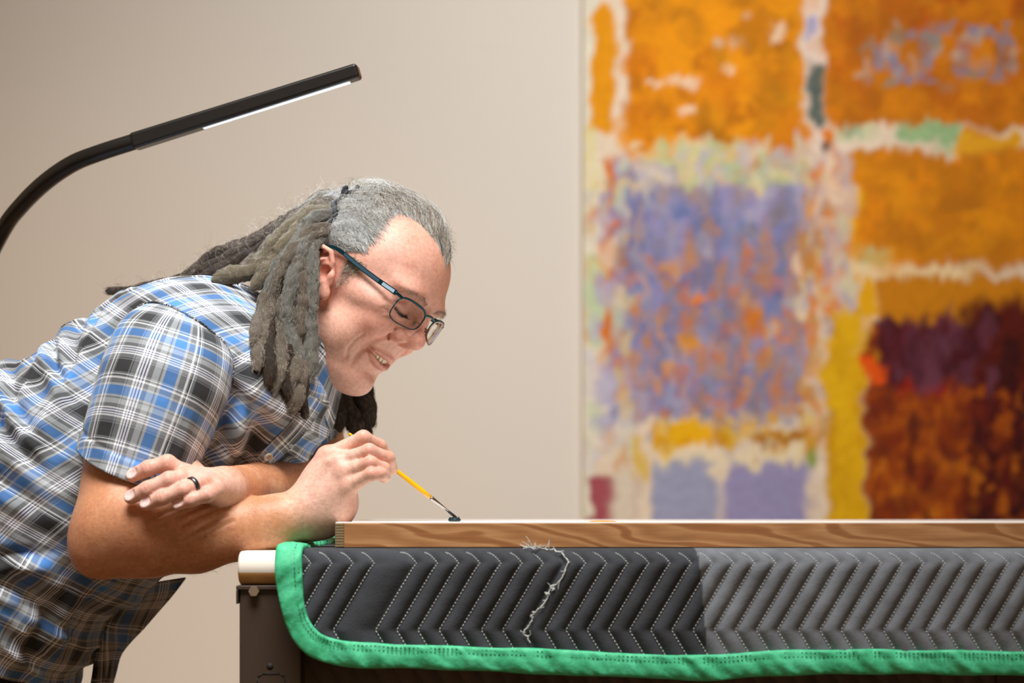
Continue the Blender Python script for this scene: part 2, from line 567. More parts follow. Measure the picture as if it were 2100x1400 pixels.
    strokes(420, 1270, 340, 1650, 860, [(150, 140, 180), (112, 122, 168), (158, 152, 172), (168, 140, 130), (190, 128, 70), (132, 120, 128), (176, 168, 190), (128, 126, 160)], 14, 22, 0.7)
    strokes(120, 1270, 520, 1660, 870, [(206, 112, 30), (190, 104, 50), (176, 120, 80), (226, 150, 20), (120, 112, 140)], 12, 17, 0.6)
    strokes(150, 1285, -300, 1645, 310, [(226, 140, 4), (238, 156, 8), (190, 116, 4), (168, 106, 6), (218, 122, 4)], 28, 30, 0.5)
    strokes(260, 1690, -300, 2300, 255, [(200, 116, 4), (172, 98, 2), (150, 84, 2), (222, 134, 10), (184, 88, 6)], 28, 26, 0.5)
    strokes(60, 1750, 50, 2090, 180, [(150, 132, 130), (124, 128, 156), (186, 160, 140), (130, 134, 120)], 11, 13, 0.7)
    strokes(160, 1745, 320, 2300, 545, [(214, 130, 4), (186, 112, 4), (228, 146, 8), (166, 100, 4)], 28, 22, 0.5)
    strokes(120, 1640, 320, 1688, 930, [(232, 204, 176), (222, 130, 44), (190, 130, 60), (214, 200, 150), (160, 152, 176)], 10, 20, 0.75)
    strokes(70, 1690, 320, 1742, 640, [(232, 204, 176), (222, 130, 44), (206, 170, 150), (160, 152, 176), (190, 130, 60), (214, 200, 150)], 10, 20, 0.75)
    strokes(120, 1300, 290, 1640, 385, [(226, 208, 170), (206, 200, 140), (176, 192, 140), (228, 196, 140), (190, 180, 190)], 15, 14, 0.7)
    strokes(90, 1190, 300, 1290, 960, [(230, 214, 190), (196, 204, 170), (186, 178, 200), (210, 130, 40), (222, 196, 130)], 10, 22, 0.6)
    strokes(60, 1700, 650, 1770, 1250, [(222, 168, 10), (200, 144, 8), (232, 180, 20)], 16, 40, 0.6)
    strokes(60, 1805, 665, 2030, 785, [(84, 26, 34), (66, 18, 26), (110, 60, 76)], 16, 30, 0.6)
    strokes(230, 1785, 810, 2300, 1150, [(96, 26, 20), (150, 66, 10), (64, 18, 22), (178, 92, 14), (120, 40, 14)], 13, 20, 0.6)
    strokes(60, 1330, 850, 1660, 930, [(226, 170, 20), (196, 130, 20), (222, 190, 110), (160, 150, 160)], 14, 12, 0.7)
    C[:] = np.clip(C, 0.004, 1)
    relief = n4 * 0.0012 + (C.mean(-1) - 0.3) * 0.002
    V3 = np.stack([X, PY - relief, Z], -1).reshape(-1, 3)
    F = grid_faces(nz, nx)
    m = Mat('oil_paint', (0.5, 0.5, 0.5), 0.75, Specular_IOR_Level=0.15)
    a = m.n('ShaderNodeAttribute', attribute_name='Col'); m.base(a.outputs['Color'])
    m.bump(m.noise(m.coord('Object', (1, 1, 1)), 160, 4), 0.25, 0.002)
    root = empty('abstract_painting', ((x0 + x1) / 2, WALL_Y, z0))
    tag(root, 'huge abstract canvas of orange, lilac and burgundy paint blocks hung on the beige wall', 'painting')
    obj('painted_canvas', V3, F, m.m, root, True, col=C.reshape(-1, 3))
    m2 = Mat('raw_canvas', srgb(236, 224, 196), 0.85); m2.bump(m2.noise(m2.coord('Object'), 500, 2), 0.3, 0.001)
    e = 0.0015
    b = MB()
    b.box((x0 - e, PY + 0.0025, z0 - e), (x0 + 0.035, WALL_Y - 0.002, z1 + e)).box((x1 - 0.035, PY + 0.0025, z0 - e), (x1 + e, WALL_Y - 0.002, z1 + e))
    b.box((x0 + 0.035, PY + 0.0025, z0 - e), (x1 - 0.035, WALL_Y - 0.002, z0 + 0.035)).box((x0 + 0.035, PY + 0.0025, z1 - 0.035), (x1 - 0.035, WALL_Y - 0.002, z1 + e))
    b.build('stretcher_frame', m2.m, root, smooth=False, bevel=0.002)


paint_canvas()
# ------------------------------------------------------------------ work table
TY = -0.31                                   # front edge of the table
ztop = P(0, 1130, TY)[2]                     # table surface
zbot = P(0, 1200, TY)[2]
xL = P(487, 0, TY)[0]
TABLE_BACK = 0.55
m_white = Mat('white_laminate', srgb(240, 234, 222), 0.35).m
m = Mat('brown_steel', srgb(64, 50, 39), 0.5)
m.bump(m.noise(m.coord('Object'), 700, 2), 0.15, 0.0006)
m_steel = m.m
m_zinc = Mat('zinc_bolt', (0.5, 0.42, 0.32), 0.4, 0.9).m
m_dark = Mat('punched_line', (0.012, 0.010, 0.008), 0.7).m

table = empty('work_table', ((xL + 1.6) / 2, 0.1, 0))
tag(table, 'work table with white rounded top and dark brown steel leg under the moving blanket', 'table')
h = (ztop - zbot) / 2
zc = (ztop + zbot) / 2
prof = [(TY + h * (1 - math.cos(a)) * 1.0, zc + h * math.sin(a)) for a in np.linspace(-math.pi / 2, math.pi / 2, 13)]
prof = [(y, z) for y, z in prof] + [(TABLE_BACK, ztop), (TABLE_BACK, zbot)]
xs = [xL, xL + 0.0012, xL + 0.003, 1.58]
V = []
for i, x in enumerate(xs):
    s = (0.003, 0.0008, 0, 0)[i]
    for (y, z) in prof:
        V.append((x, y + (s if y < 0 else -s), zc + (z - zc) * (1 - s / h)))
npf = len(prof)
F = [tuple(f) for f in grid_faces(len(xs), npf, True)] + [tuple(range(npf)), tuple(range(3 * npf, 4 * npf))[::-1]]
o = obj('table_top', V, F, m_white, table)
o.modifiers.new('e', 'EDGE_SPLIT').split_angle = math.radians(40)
o.data.materials.append(Mat('tan_edge', srgb(206, 158, 98), 0.6).m)          # lower part of the edge and the underside are tan
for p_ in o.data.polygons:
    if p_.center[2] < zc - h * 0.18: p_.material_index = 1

# steel leg with folded flange
lx0 = P(490, 0, TY)[0]; lx1 = P(617, 0, TY)[0]
lz1 = P(0, 1206, TY)[2]
leg = MB().box((lx0, TY + 0.004, 0), (lx1, TY + 0.05, lz1)).build('leg', m_steel, table, smooth=False, bevel=0.002)
b = MB()
b.box((P(484, 0, TY)[0], TY, P(0, 1209, TY)[2]), (lx1, TY + 0.06, zbot - 0.0002))
b.box((P(484, 0, TY)[0], TY, P(0, 1238, TY)[2]), (P(488.5, 0, TY)[0], TY + 0.06, P(0, 1209, TY)[2]))
b.build('flange', m_steel, leg, smooth=False, bevel=0.0008)
b = MB()
c = P(521, 1206, TY)
b.add(*lathe_data([(0, 0.0075), (0.003, 0.0075), (0.003, 0.0055), (0.008, 0.0055)], (c[0], TY + 0.012, c[2] + 0.0025), (0, 0, -1), 14))
b.add(*lathe_data([(0, 0.006), (0.004, 0.0055)], (c[0], TY - 0.0005, c[2] - 0.003), (0, -1, 0), 6))
b.build('bolt', m_zinc, leg, smooth=False)
c = P(553, 1367, TY); b = MB().add(*lathe_data([(-0.002, 0.0038), (0.00025, 0.0038)], (c[0], TY + 0.0042, c[2]), (0, -1, 0), 16)); b.build('screw_hole', m_dark, leg)
c = P(555, 1398, TY)
oc = [np.array([c[0] + 0.0145 * sx, TY + 0.0038, c[2] + 0.0085 * sz]) for sx, sz in ((-1, -.6), (-1, .55), (-.62, 1), (.62, 1), (1, .55), (1, -.6), (.62, -1), (-.62, -1), (-1, -.6))]
b = MB()
for p, q in zip(oc[:-1], oc[1:]): b.tube(np.array([p, q]), 0.0007, 5)
b.build('knockout_outline', m_dark, leg)
for (lx, ly) in ((P(2044, 0, TY + 0.06)[0], TY + 0.06), (1.45, TY + 0.004), (lx0, TABLE_BACK - 0.06), (1.45, TABLE_BACK - 0.06)):
    MB().box((lx, ly, 0), (lx + 0.065, ly + 0.046, lz1)).build('leg', m_steel, table, smooth=False, bevel=0.002)
b = MB().box((lx1, TY + 0.14, zbot - 0.09), (1.45, TY + 0.165, zbot - 0.0005)).build('apron', m_steel, table, smooth=False, bevel=0.002)

# ------------------------------------------------------------------ moving blanket
BY = -0.345                                  # plane of the hanging front (fabric surface)
bs = scale_at(BY)
zt = P(0, 1122, -0.27)[2] - 0.0006           # fabric surface on the table top
Rr = 0.022
BX1 = 1.5
# t = arc length from the front fold: t<0 on the table, 0..arc round the fold, then down
ARC = Rr * math.pi / 2
def drape(x, t, off=0.0):
    """fabric surface at x, arc length t, lifted by off along the normal"""
    x = np.asarray(x, float); t = np.asarray(t, float)
    a = np.clip(t / Rr, 0, math.pi / 2)
    y = np.where(t < 0, BY + Rr - t, BY + Rr - Rr * np.sin(a))
    z = np.where(t > ARC, zt - Rr - (t - ARC), zt - Rr + Rr * np.cos(a))
    ny = -np.sin(a); nz = np.cos(a)
    return np.stack([x + 0 * t, y + off * ny, z + off * nz], -1), np.stack([0 * a, ny, nz], -1)
def t_of_py(py): return ARC + (zt - Rr - (CAMZ + (HZN - py) / bs))
def x_of_px(px): return (px - 1050) / bs

bx = lambda p: x_of_px(np.array(p, float))
bot_px = np.array([594, 600, 608, 618, 630, 645, 665, 690, 720, 780, 900, 1060, 1250, 1440, 1600, 1800, 2000, 2200, 2400, 4200])
bot_py = np.array([1135, 1190, 1235, 1266, 1288, 1302, 1313, 1321, 1327, 1331, 1335, 1341, 1350, 1357, 1348, 1346, 1347, 1350, 1350, 1350])
def t_end(x): return t_of_py(np.interp(x, bx(bot_px), bot_py))
seam_px = [680 + 43.45 * i for i in range(-6, 84)]
skip = {3}
KINK_T, LOW_T = t_of_py(1151), t_of_py(1292)
def seam_off(t):
    """sideways run of a quilting zigzag at arc length t"""
    per = (LOW_T - KINK_T)
    ph = (t - KINK_T) / per
    tri = np.abs(((ph + 1) % 2) - 1)       # 0 at the kink, 1 at the low point
    return -tri * 84 / bs
seam_x = np.array([x_of_px(p) for i, p in zip(range(-6, 84), seam_px) if i not in skip])
xs = np.r_[np.linspace(x_of_px(592), x_of_px(720), 46), np.linspace(x_of_px(724), x_of_px(2130), 400), np.linspace(x_of_px(2134), BX1, 420)]
nt = 96
W = np.linspace(0, 1, nt)
T_BACK = -0.80
def tmap(w, te):
    return np.where(w < 0.2, T_BACK + (w / 0.2) * (-0.06 - T_BACK), -0.06 + (w - 0.2) / 0.8 * (te + 0.06))
XX, WW = np.meshgrid(xs, W)
TT = tmap(WW, t_end(XX))
cc = XX - seam_off(TT)
sx_sorted = np.sort(seam_x)
j = np.clip(np.searchsorted(sx_sorted, cc), 1, len(sx_sorted) - 1)
dl = cc - sx_sorted[j - 1]; dr = sx_sorted[j] - cc
wdt = sx_sorted[j] - sx_sorted[j - 1]
near = np.minimum(np.abs(dl), np.abs(dr)) / (0.5 * np.maximum(wdt, 0.015))
puff = (1 - (1 - np.clip(near, 0, 1)) ** 2.2) * 0.0058
puff += 0.0009 * fbm(np.stack([XX * 40, TT * 40, XX * 0], -1), 3, 4) * np.clip(near * 2, 0, 1)
flat = sstep(0.0, -0.03, TT)                     # weighed down under the panel
puff = puff * (1 - flat)
wav = 0.0035 * fbm(np.stack([XX * 7, TT * 5, XX * 0 + 3], -1), 2, 9) * sstep(ARC, ARC + 0.08, TT)
PV, NV = drape(XX, TT, puff - 0.0058 * (1 - flat))
PV[..., 1] -= wav
DARK_T = TT
split_px = np.interp(TT, [t_of_py(1120), t_of_py(1200), t_of_py(1335)], [1430, 1440, 1450])
grey = (1050 + XX * bs) > split_px
m = Mat('blanket_fabric', (0.03, 0.033, 0.038), 0.9)
a = m.n('ShaderNodeAttribute', attribute_name='Col')
v = m.coord('Object')
n_ = m.noise(v, 28, 4)
wv = m.n('ShaderNodeTexVoronoi'); wv.inputs['Scale'].default_value = 420; m.l(m.coord('Object', (1, 1, 0.8)), wv.inputs['Vector'])
m.base(m.mix(a.outputs['Color'], m.mix(a.outputs['Color'], m.ramp(n_, [(0.3, (0.72, 0.72, 0.72)), (0.75, (1.25, 1.27, 1.3))]), 1.0, 'MULTIPLY'), 0.9))
m.bump(wv.outputs['Distance'], 0.25, 0.0007)
m_blanket = m.m
m = Mat('green_binding', srgb(52, 178, 122), 0.62)
m.base(m.ramp(m.noise(m.coord('Object'), 90, 4), [(0.3, srgb(52, 176, 122)), (0.7, srgb(84, 210, 158))]))
m.bump(m.noise(m.coord('Object'), 260, 3), 0.3, 0.0015)
m_green = m.m
m_thread = Mat('white_thread', srgb(214, 218, 214), 0.8).m
m_gthread = Mat('dark_thread', srgb(26, 92, 60), 0.8).m

blk = empty('moving_blanket', (0.6, -0.1, zt - 0.004))
tag(blk, 'quilted black and grey moving blanket with green binding draped over the table edge', 'blanket')
colr = np.where(grey[..., None], np.array(srgb(112, 116, 122)), np.array(srgb(54, 57, 62)))
ct = obj('quilted_fabric', PV.reshape(-1, 3), grid_faces(nt, len(xs))[:, ::-1].copy(), m_blanket, blk, True, col=colr.reshape(-1, 3))
sm = ct.modifiers.new('thick', 'SOLIDIFY'); sm.thickness = 0.003; sm.offset = -1

# quilting stitches: one dashed seam per zigzag line
def seam(i, x0, mb):
    t = -0.035
    while True:
        te = float(t_end(x0 + seam_off(t)))
        if t > te - 0.004: break
        t2 = t + 0.0022
        mid = np.array([t, (t + t2) / 2, t2])
        xx = x0 + seam_off(mid)
        if x_of_px(606) < xx[0] < BX1 - 0.004:
            lift = np.array([-0.0004, 0.0006, -0.0004]) - 0.0058 + 0.0014
            p, _ = drape(xx, mid, lift)
            p[:, 1] -= 0.0035 * fbm(np.stack([xx * 7, mid * 5, xx * 0 + 3], -1), 2, 9) * sstep(ARC, ARC + 0.08, mid)
            mb.tube(p, [0.0003, 0.00055, 0.0003], 5)
        t += 0.0033
mb = MB(); k_seams = 0
for x0 in seam_x:
    if x_of_px(560) < x0 < BX1 + 0.05 and abs(x0 - x_of_px(680 + 43.45 * 11)) > 0.003:
        seam(0, x0, mb); k_seams += 1
o = mb.build('quilting_stitches', m_thread, blk); o['kind'] = 'stuff'

# green binding: a folded tape along the left edge, round the corner and along the hem
left = [(592, t) for t in np.linspace(T_BACK, 0, 14)]
pts = []
for px_, t in left: pts.append((x_of_px(592), t, 0.0))
edge_px = [591, 593, 597, 603, 612, 626, 645, 668, 695, 725, 775, 850, 960, 1060, 1250, 1440, 1560, 1700, 1850, 2000, 2200, 2500, 3000, 4000]
edge_py = [1140, 1185, 1222, 1252, 1280, 1303, 1321, 1331, 1338, 1342, 1344, 1346, 1350, 1354, 1362, 1369, 1361, 1357, 1357, 1359, 1362, 1362, 1362, 1362]
for a_, b_ in zip(edge_px, edge_py): pts.append((x_of_px(a_), t_of_py(b_), 0))
path = resample(catmull(np.array(pts), 900), 0.0022)
pp, nn = drape(path[:, 0], path[:, 1], 0.0)
pp[:, 1] -= 0.0035 * fbm(np.stack([path[:, 0] * 7, path[:, 1] * 5, path[:, 0] * 0 + 3], -1), 2, 9) * sstep(ARC, ARC + 0.08, path[:, 1])
tt = unit(np.gradient(pp, axis=0))
ww = unit(np.cross(nn, tt))                    # points inward or outward in the cloth plane
A = np.linspace(0, 2 * math.pi, 26, endpoint=False)
hw = 0.0132 + 0.0012 * vnoise(np.stack([np.arange(len(pp)) * 0.05, 0 * pp[:, 0], 0 * pp[:, 0]], 1), 2)
th = 0.0052
ca, sa = np.cos(A), np.sin(A)
ring_w = np.sign(ca) * np.abs(ca) ** 0.8
ring_n = np.sign(sa) * np.abs(sa) ** 0.75
G = pp[:, None] + hw[:, None, None] * ring_w[None, :, None] * ww[:, None] + th * ring_n[None, :, None] * nn[:, None]
L = np.arange(len(pp))[:, None] * 0.0022
q = np.stack([L * 75 + ring_w[None] * 0.9, ring_w[None] * 0.5 + 0 * L, 0 * L + 0.3 * ring_n[None]], -1)
wr = fbm(q, 3, 41) * 0.0042 * (0.35 + 0.65 * (ring_n[None] > -0.2))
# two sunken stitch rows near the inner edge
inner = -ring_w if ww[60][0] < 0 else ring_w
inn = inner[None] + 0 * L
groove = -0.0012 * (np.exp(-((inn - 0.42) / 0.07) ** 2) + np.exp(-((inn - 0.72) / 0.07) ** 2)) * (ring_n[None] > 0)
G = G + (wr + groove)[..., None] * nn[:, None]
obj('green_binding', G.reshape(-1, 3), grid_faces(len(pp), 26, True), m_green, blk)
mb = MB()
sgn = -1 if ww[60][0] < 0 else 1
for rowv in (0.45, 0.75):
    for i in range(40, len(pp) - 4, 2):
        if pp[i][0] > x_of_px(2180): break
        h_ = th * (1 - abs(rowv) ** 2.2) ** 0.5 + 0.0003
        p = np.array([pp[i + d] + sgn * hw[i + d] * rowv * ww[i + d] + (h_ + e_) * nn[i + d] for d, e_ in ((0, -0.0006), (0.5 if False else 1, 0.0))])
        p[1] = p[0] * 0.35 + p[1] * 0.65
        mb.tube(p, 0.00055, 4)
o = mb.build('binding_stitches', m_gthread, blk); o['kind'] = 'stuff'

# second blanket hanging in the shade below
LY = TY + 0.075
x = np.linspace(P(600, 0, LY)[0], P(2045, 0, LY)[0], 300); zz = np.linspace(ztop - 0.04, 0.30, 90)
X2, Z2 = np.meshgrid(x, zz)
ph2 = (X2 - (np.abs(((Z2 / 0.075) % 2) - 1)) * 0.045) / 0.0223
puf = (1 - np.abs(2 * (ph2 - np.floor(ph2)) - 1) ** 3) * 0.004
Y2 = LY - puf - 0.006 * fbm(np.stack([X2 * 6, Z2 * 2, X2 * 0], -1), 2, 77)
lob = empty('moving_blanket', (0.3, LY, 0.30))
tag(lob, 'dark quilted blanket hanging in shade below the green hem, behind the steel leg', 'blanket')
oc_ = obj('quilted_fabric', np.stack([X2, Y2, Z2], -1).reshape(-1, 3), grid_faces(90, 300), m_blanket, lob, True,
          col=np.tile(np.array(srgb(96, 86, 78)), (X2.size, 1)))
sm = oc_.modifiers.new('thick', 'SOLIDIFY'); sm.thickness = 0.004; sm.offset = 0
mb = MB()
for kx in range(-2, 40):
    base_x = P(640, 0, LY)[0] + kx * 0.0223
    z = 0.72
    while z < 0.84:
        xa = base_x + abs(((z / 0.075) % 2) - 1) * 0.045; z2 = z + 0.0022; xb = base_x + abs(((z2 / 0.075) % 2) - 1) * 0.045
        if P(620, 0, LY)[0] < xa < P(2035, 0, LY)[0]:
            ya = LY - 0.0035 - 0.006 * float(fbm(np.array([xa * 6, z * 2, 0]), 2, 77))
            mb.tube(np.array([[xa, ya, z], [xb, ya, z2]]), 0.0005, 4)
        z += 0.004
o = mb.build('quilting_stitches', Mat('dull_thread', srgb(110, 96, 84), 0.9).m, lob); o['kind'] = 'stuff'

# loose white thread lying down the blanket front
tp = [(1072, 1117), (1086, 1112), (1095, 1119), (1110, 1116), (1128, 1121), (1136, 1119), (1141, 1127), (1150, 1128), (1158, 1140), (1165, 1152), (1160, 1165), (1152, 1185),
      (1140, 1198), (1128, 1203), (1136, 1208), (1133, 1200), (1122, 1218), (1118, 1214), (1124, 1222), (1108, 1245), (1094, 1258), (1088, 1262), (1093, 1266), (1082, 1285), (1073, 1297), (1078, 1303), (1084, 1303), (1082, 1309), (1087, 1318)]
tp = np.array([(x_of_px(a_), max(t_of_py(b_), 0.004) if b_ > 1124 else 0.003 + (b_ - 1112) * 0.0008) for a_, b_ in tp])
c = catmull(tp, 420)
c += 0.0006 * np.stack([vnoise(np.stack([np.arange(420) * .4, np.zeros(420), np.zeros(420)], 1), s_) for s_ in (1, 2)], 1)
p, _ = drape(c[:, 0], c[:, 1], 0.0014)
p[:, 1] -= 0.0035 * fbm(np.stack([c[:, 0] * 7, c[:, 1] * 5, c[:, 0] * 0 + 3], -1), 2, 9) * sstep(ARC, ARC + 0.08, c[:, 1])
mb = MB().tube(p, 0.0006 + 0.00025 * vnoise(np.stack([np.arange(420) * .25, np.zeros(420), np.zeros(420)], 1), 5), 6)
for k_ in range(46):
    i = int(rng.integers(0, 60)) if k_ < 26 else int(rng.integers(60, 415))
    d = rng.normal(size=3) * (0.006 if k_ < 26 else 0.003); d[1] = -abs(d[1]) * 0.6; d[2] = abs(d[2]) if k_ < 26 else d[2]
    q = np.array([p[i], p[i] + d * 0.5 + rng.normal(size=3) * 0.0008, p[i] + d])
    mb.tube(catmull(q, 6), np.linspace(0.00045, 0.0002, 6), 4)
o = mb.build('loose_thread', m_thread)
tag(o, 'frayed loose white thread lying down the black blanket below the wooden board', 'thread')

# ------------------------------------------------------------------ wooden panel being painted
FYP = -0.27
xa = P(687, 0, FYP)[0]; xb = 1.42
zb = P(0, 1122, FYP)[2]; za = P(0, 1073, FYP)[2]
PB = 0.48
m = Mat('panel_wood', (0.30, 0.17, 0.08), 0.55)
v = m.coord('Object', (1.0, 6, 9))
w = m.n('ShaderNodeTexWave', wave_type='BANDS', bands_direction='DIAGONAL'); w.inputs['Scale'].default_value = 2.4; w.inputs['Distortion'].default_value = 11; w.inputs['Detail'].default_value = 2.5; w.inputs['Detail Scale'].default_value = 0.9
m.l(m.coord('Object', (2.2, 1, 10)), w.inputs['Vector'])
g = m.noise(m.coord('Object', (6, 40, 90)), 4, 5, 0.6)
basec = m.ramp(w.outputs['Fac'], [(0.0, srgb(168, 116, 70)), (0.45, srgb(186, 136, 88)), (0.8, srgb(192, 142, 94)), (0.93, srgb(162, 108, 62)), (1.0, srgb(156, 102, 58))])
m.base(m.mix(basec, m.ramp(g, [(0.25, (0.74, 0.72, 0.70)), (0.7, (1.08, 1.08, 1.08))]), 0.8, 'MULTIPLY'))
m.bump(g, 0.2, 0.0006)
m_wood = m.m
m = Mat('end_grain', srgb(120, 96, 62), 0.7)
w = m.n('ShaderNodeTexWave', wave_type='BANDS', bands_direction='Z'); w.inputs['Scale'].default_value = 110; w.inputs['Distortion'].default_value = 2.5
m.l(m.coord('Object'), w.inputs['Vector'])
m.base(m.ramp(w.outputs['Fac'], [(0.2, srgb(84, 70, 44)), (0.8, srgb(150, 126, 86))]))
m_end = m.m
m_gesso = Mat('white_gesso', srgb(250, 246, 240), 0.4).m
panel = empty('wooden_panel', ((xa + xb) / 2, (FYP + PB) / 2, zb))
tag(panel, 'pale wooden panel with white primed top lying on the blanket under the brush', 'panel')
rw = 0.022
MB().box((xa + 0.0095, FYP, zb), (xb, FYP + rw, za)).build('front_rail', m_wood, panel, smooth=False, bevel=0.0006)
MB().box((xa + 0.0095, PB - rw, zb), (xb, PB, za)).build('back_rail', m_wood, panel, smooth=False, bevel=0.0006)
MB().box((xa, FYP + 0.0004, zb), (xa + 0.0095, PB, za)).build('end_rail', m_end, panel, smooth=False, bevel=0.0006)
MB().box((xa + 0.0005, FYP + 0.0008, za), (xb, PB - 0.0005, za + 0.0016)).build('primed_surface', m_gesso, panel, smooth=False, bevel=0.0004)
ZP = za + 0.0016                              # painted surface
BRY = -0.172
c = P(932, 1064, BRY)
mp = Mat('teal_paint', srgb(10, 44, 54), 0.14, Specular_IOR_Level=0.6)
fd = Field().ell((0, 0, 0.0018), (0.0072, 0.0055, 0.0026), 0.001)
for k_ in range(10):
    d = rng.normal(size=3) * np.array([0.0042, 0.003, 0.0]); fd.ell((d[0], d[1], 0.0022 + rng.random() * 0.0018), (0.0022, 0.002, 0.0014), 0.001)
vv, ff = surface_nets(lambda Q, c_, h_: fd.ev(Q, c_, h_), (-0.02, -0.015, -0.004), (0.02, 0.015, 0.012), 0.0004, 20)
vv[:, 2] = np.maximum(vv[:, 2], 0.0)
o = obj('paint_dab', vv + np.array([c[0], BRY, ZP]), ff, mp.m)
tag(o, 'small glossy dab of dark teal paint on the white panel under the brush', 'paint')
c = P(1230, 1071, -0.24)
fd2 = Field().ell((0, 0, 0), (0.012, 0.006, 0.0016), 0.001).ell((0.012, 0.001, 0), (0.006, 0.004, 0.0012), 0.001)
vv, ff = surface_nets(lambda Q, c_, h_: fd2.ev(Q, c_, h_), (-0.02, -0.012, -0.004), (0.025, 0.012, 0.006), 0.0005, 20)
vv[:, 2] = np.maximum(vv[:, 2], 0.0)
o = obj('paint_dab', vv + np.array([c[0], -0.24, ZP]), ff, Mat('orange_paint', srgb(236, 140, 20), 0.25).m)
tag(o, 'thin orange paint smear on the white rim of the wooden panel', 'paint')

# ------------------------------------------------------------------ black reading lamp with a long bar head
m_lamp = Mat('black_lamp', (0.012, 0.011, 0.010), 0.32).m
lamp_tip, lamp_in = P(737, 146, 0.02), P(275, 291, 0.05)
lamp = empty('floor_lamp', (P(-105, 0, 0.33)[0], 0.33, 0))
tag(lamp, 'black floor lamp with thin curved arm and long lit bar head above the man', 'lamp')
dl_ = unit(lamp_tip - lamp_in); up_ = unit(np.array([0, 0, 1]) - dl_ * dl_[2]); sd_ = np.cross(dl_, up_)
Ll = np.linalg.norm(lamp_tip - lamp_in)
def bar(t0, t1, w, h0, h1, off, name, mat, parent, bev):
    b = MB(); V = []
    for t, hh in ((t0, h0), (t1, h1)):
        c = lamp_in + dl_ * Ll * t + up_ * off
        for sx, sz in ((-1, -1), (1, -1), (1, 1), (-1, 1)): V.append(c + sd_ * w * sx + up_ * hh * sz)
    b.add(V, [(0, 1, 2, 3)[::-1], (4, 5, 6, 7), (0, 1, 5, 4), (1, 2, 6, 5), (2, 3, 7, 6), (3, 0, 4, 7)])
    return b.build(name, mat, parent, smooth=False, bevel=bev, seg=4)
head = bar(-0.005, 1.0, 0.0120, 0.0098, 0.0088, 0.0, 'lamp_head', m_lamp, lamp, 0.004)
m = Mat('lit_diffuser', (0.9, 0.95, 1.0), 0.4)
m.b.inputs['Emission Color'].default_value = (0.80, 0.90, 1.0, 1); m.b.inputs['Emission Strength'].default_value = 1.0
bar(0.30, 0.95, 0.0042, 0.0012, 0.0012, -0.0090, 'diffuser', m.m, head, 0.0008)
arm = [P(300, 283, 0.05), P(270, 292, 0.05), P(205, 313, 0.06), P(150, 335, 0.08), P(95, 372, 0.11), P(45, 420, 0.15), P(6, 472, 0.19), P(-40, 570, 0.24), P(-75, 700, 0.29), P(-95, 900, 0.325), P(-105, 1150, 0.33), np.array([P(-105, 0, 0.33)[0], 0.33, 0.02])]
pa = catmull(np.array(arm), 120)
ra = np.interp(np.linspace(0, 1, 120), [0, 0.05, 0.14, 0.3, 0.6, 1], [0.0092, 0.0098, 0.0100, 0.0105, 0.0105, 0.011])
MB().tube(pa, ra, 16).build('arm', m_lamp, lamp)
cb = np.array([P(-105, 0, 0.33)[0], 0.33, 0.0])
MB().add(*lathe_data([(0, 0.13), (0.012, 0.13), (0.02, 0.122), (0.024, 0.03), (0.05, 0.016), (0.06, 0.012)], cb, (0, 0, 1), 40)).build('base', m_lamp, lamp)
lc = lamp_in + dl_ * Ll * 0.62 - up_ * 0.0125
la = area('lamp_light', lc, lc - up_, 0.17, 1.0, (0.80, 0.90, 1.0), 0.017)
la.rotation_euler = Matrix((Vector(dl_), Vector(-sd_), Vector(up_))).transposed().to_euler()
# ------------------------------------------------------------------ the man
TH, PSI = math.radians(30), math.radians(25)           # head bent down, turned a little to the camera side
Ry = np.array([[math.cos(TH), 0, math.sin(TH)], [0, 1, 0], [-math.sin(TH), 0, math.cos(TH)]])
Rz = np.array([[math.cos(PSI), math.sin(PSI), 0], [-math.sin(PSI), math.cos(PSI), 0], [0, 0, 1]])
HR = Ry @ Rz
HO = P(725, 600, 0.0)
def H(p): return HO + np.asarray(p, float) @ HR.T      # head frame (x forward, y left, z up) -> world
def Hinv(q): return (np.asarray(q, float) - HO) @ HR

man = empty('person', (P(-110, 0, 0)[0], 0, 0))
tag(man, 'man with grey dreadlocks in a blue plaid shirt leaning over the table with a brush', 'person')

# ---- head, in its own frame
hf = Field()
def both(fn):
    fn(1); fn(-1)
hf.ell((0.0, 0, 0.035), (0.095, 0.076, 0.081), 0.0)
hf.ell((0.035, 0, 0.048), (0.060, 0.061, 0.060), 0.02)
both(lambda s: hf.ell((0.077, 0.027 * s, 0.031), (0.021, 0.028, 0.010), 0.016))
hf.ell((0.038, 0, -0.018), (0.050, 0.057, 0.058), 0.025)
hf.ell((0.043, 0, -0.046), (0.034, 0.037, 0.036), 0.012)
hf.ell((0.025, 0, -0.062), (0.044, 0.052, 0.038), 0.020)
both(lambda s: hf.chain([(0.048, 0.018 * s, -0.0855), (0.010, 0.053 * s, -0.064), (-0.004, 0.063 * s, -0.012)], (0.0145, 0.0145, 0.013), 0.018))
hf.ell((0.0585, 0, -0.0885), (0.0200, 0.0245, 0.0160), 0.010)
hf.ell((0.035, 0, -0.085), (0.037, 0.044, 0.0220), 0.015)
both(lambda s: hf.ell((0.050, 0.054 * s, 0.000), (0.032, 0.015, 0.014), 0.018))
both(lambda s: hf.ell((0.0625, 0.0365 * s, -0.0200), (0.0225, 0.0240, 0.0200), 0.010))
both(lambda s: hf.ell((0.038, 0.049 * s, -0.045), (0.025, 0.017, 0.026), 0.016))
# eye sockets, eyeballs under lowered lids
both(lambda s: hf.ell((0.0985, 0.030 * s, 0.0115), (0.0165, 0.0175, 0.0105), 0.010, 'sub'))
both(lambda s: hf.ell((0.0735, 0.0305 * s, 0.0100), (0.0137, 0.0155, 0.0137), 0.003))
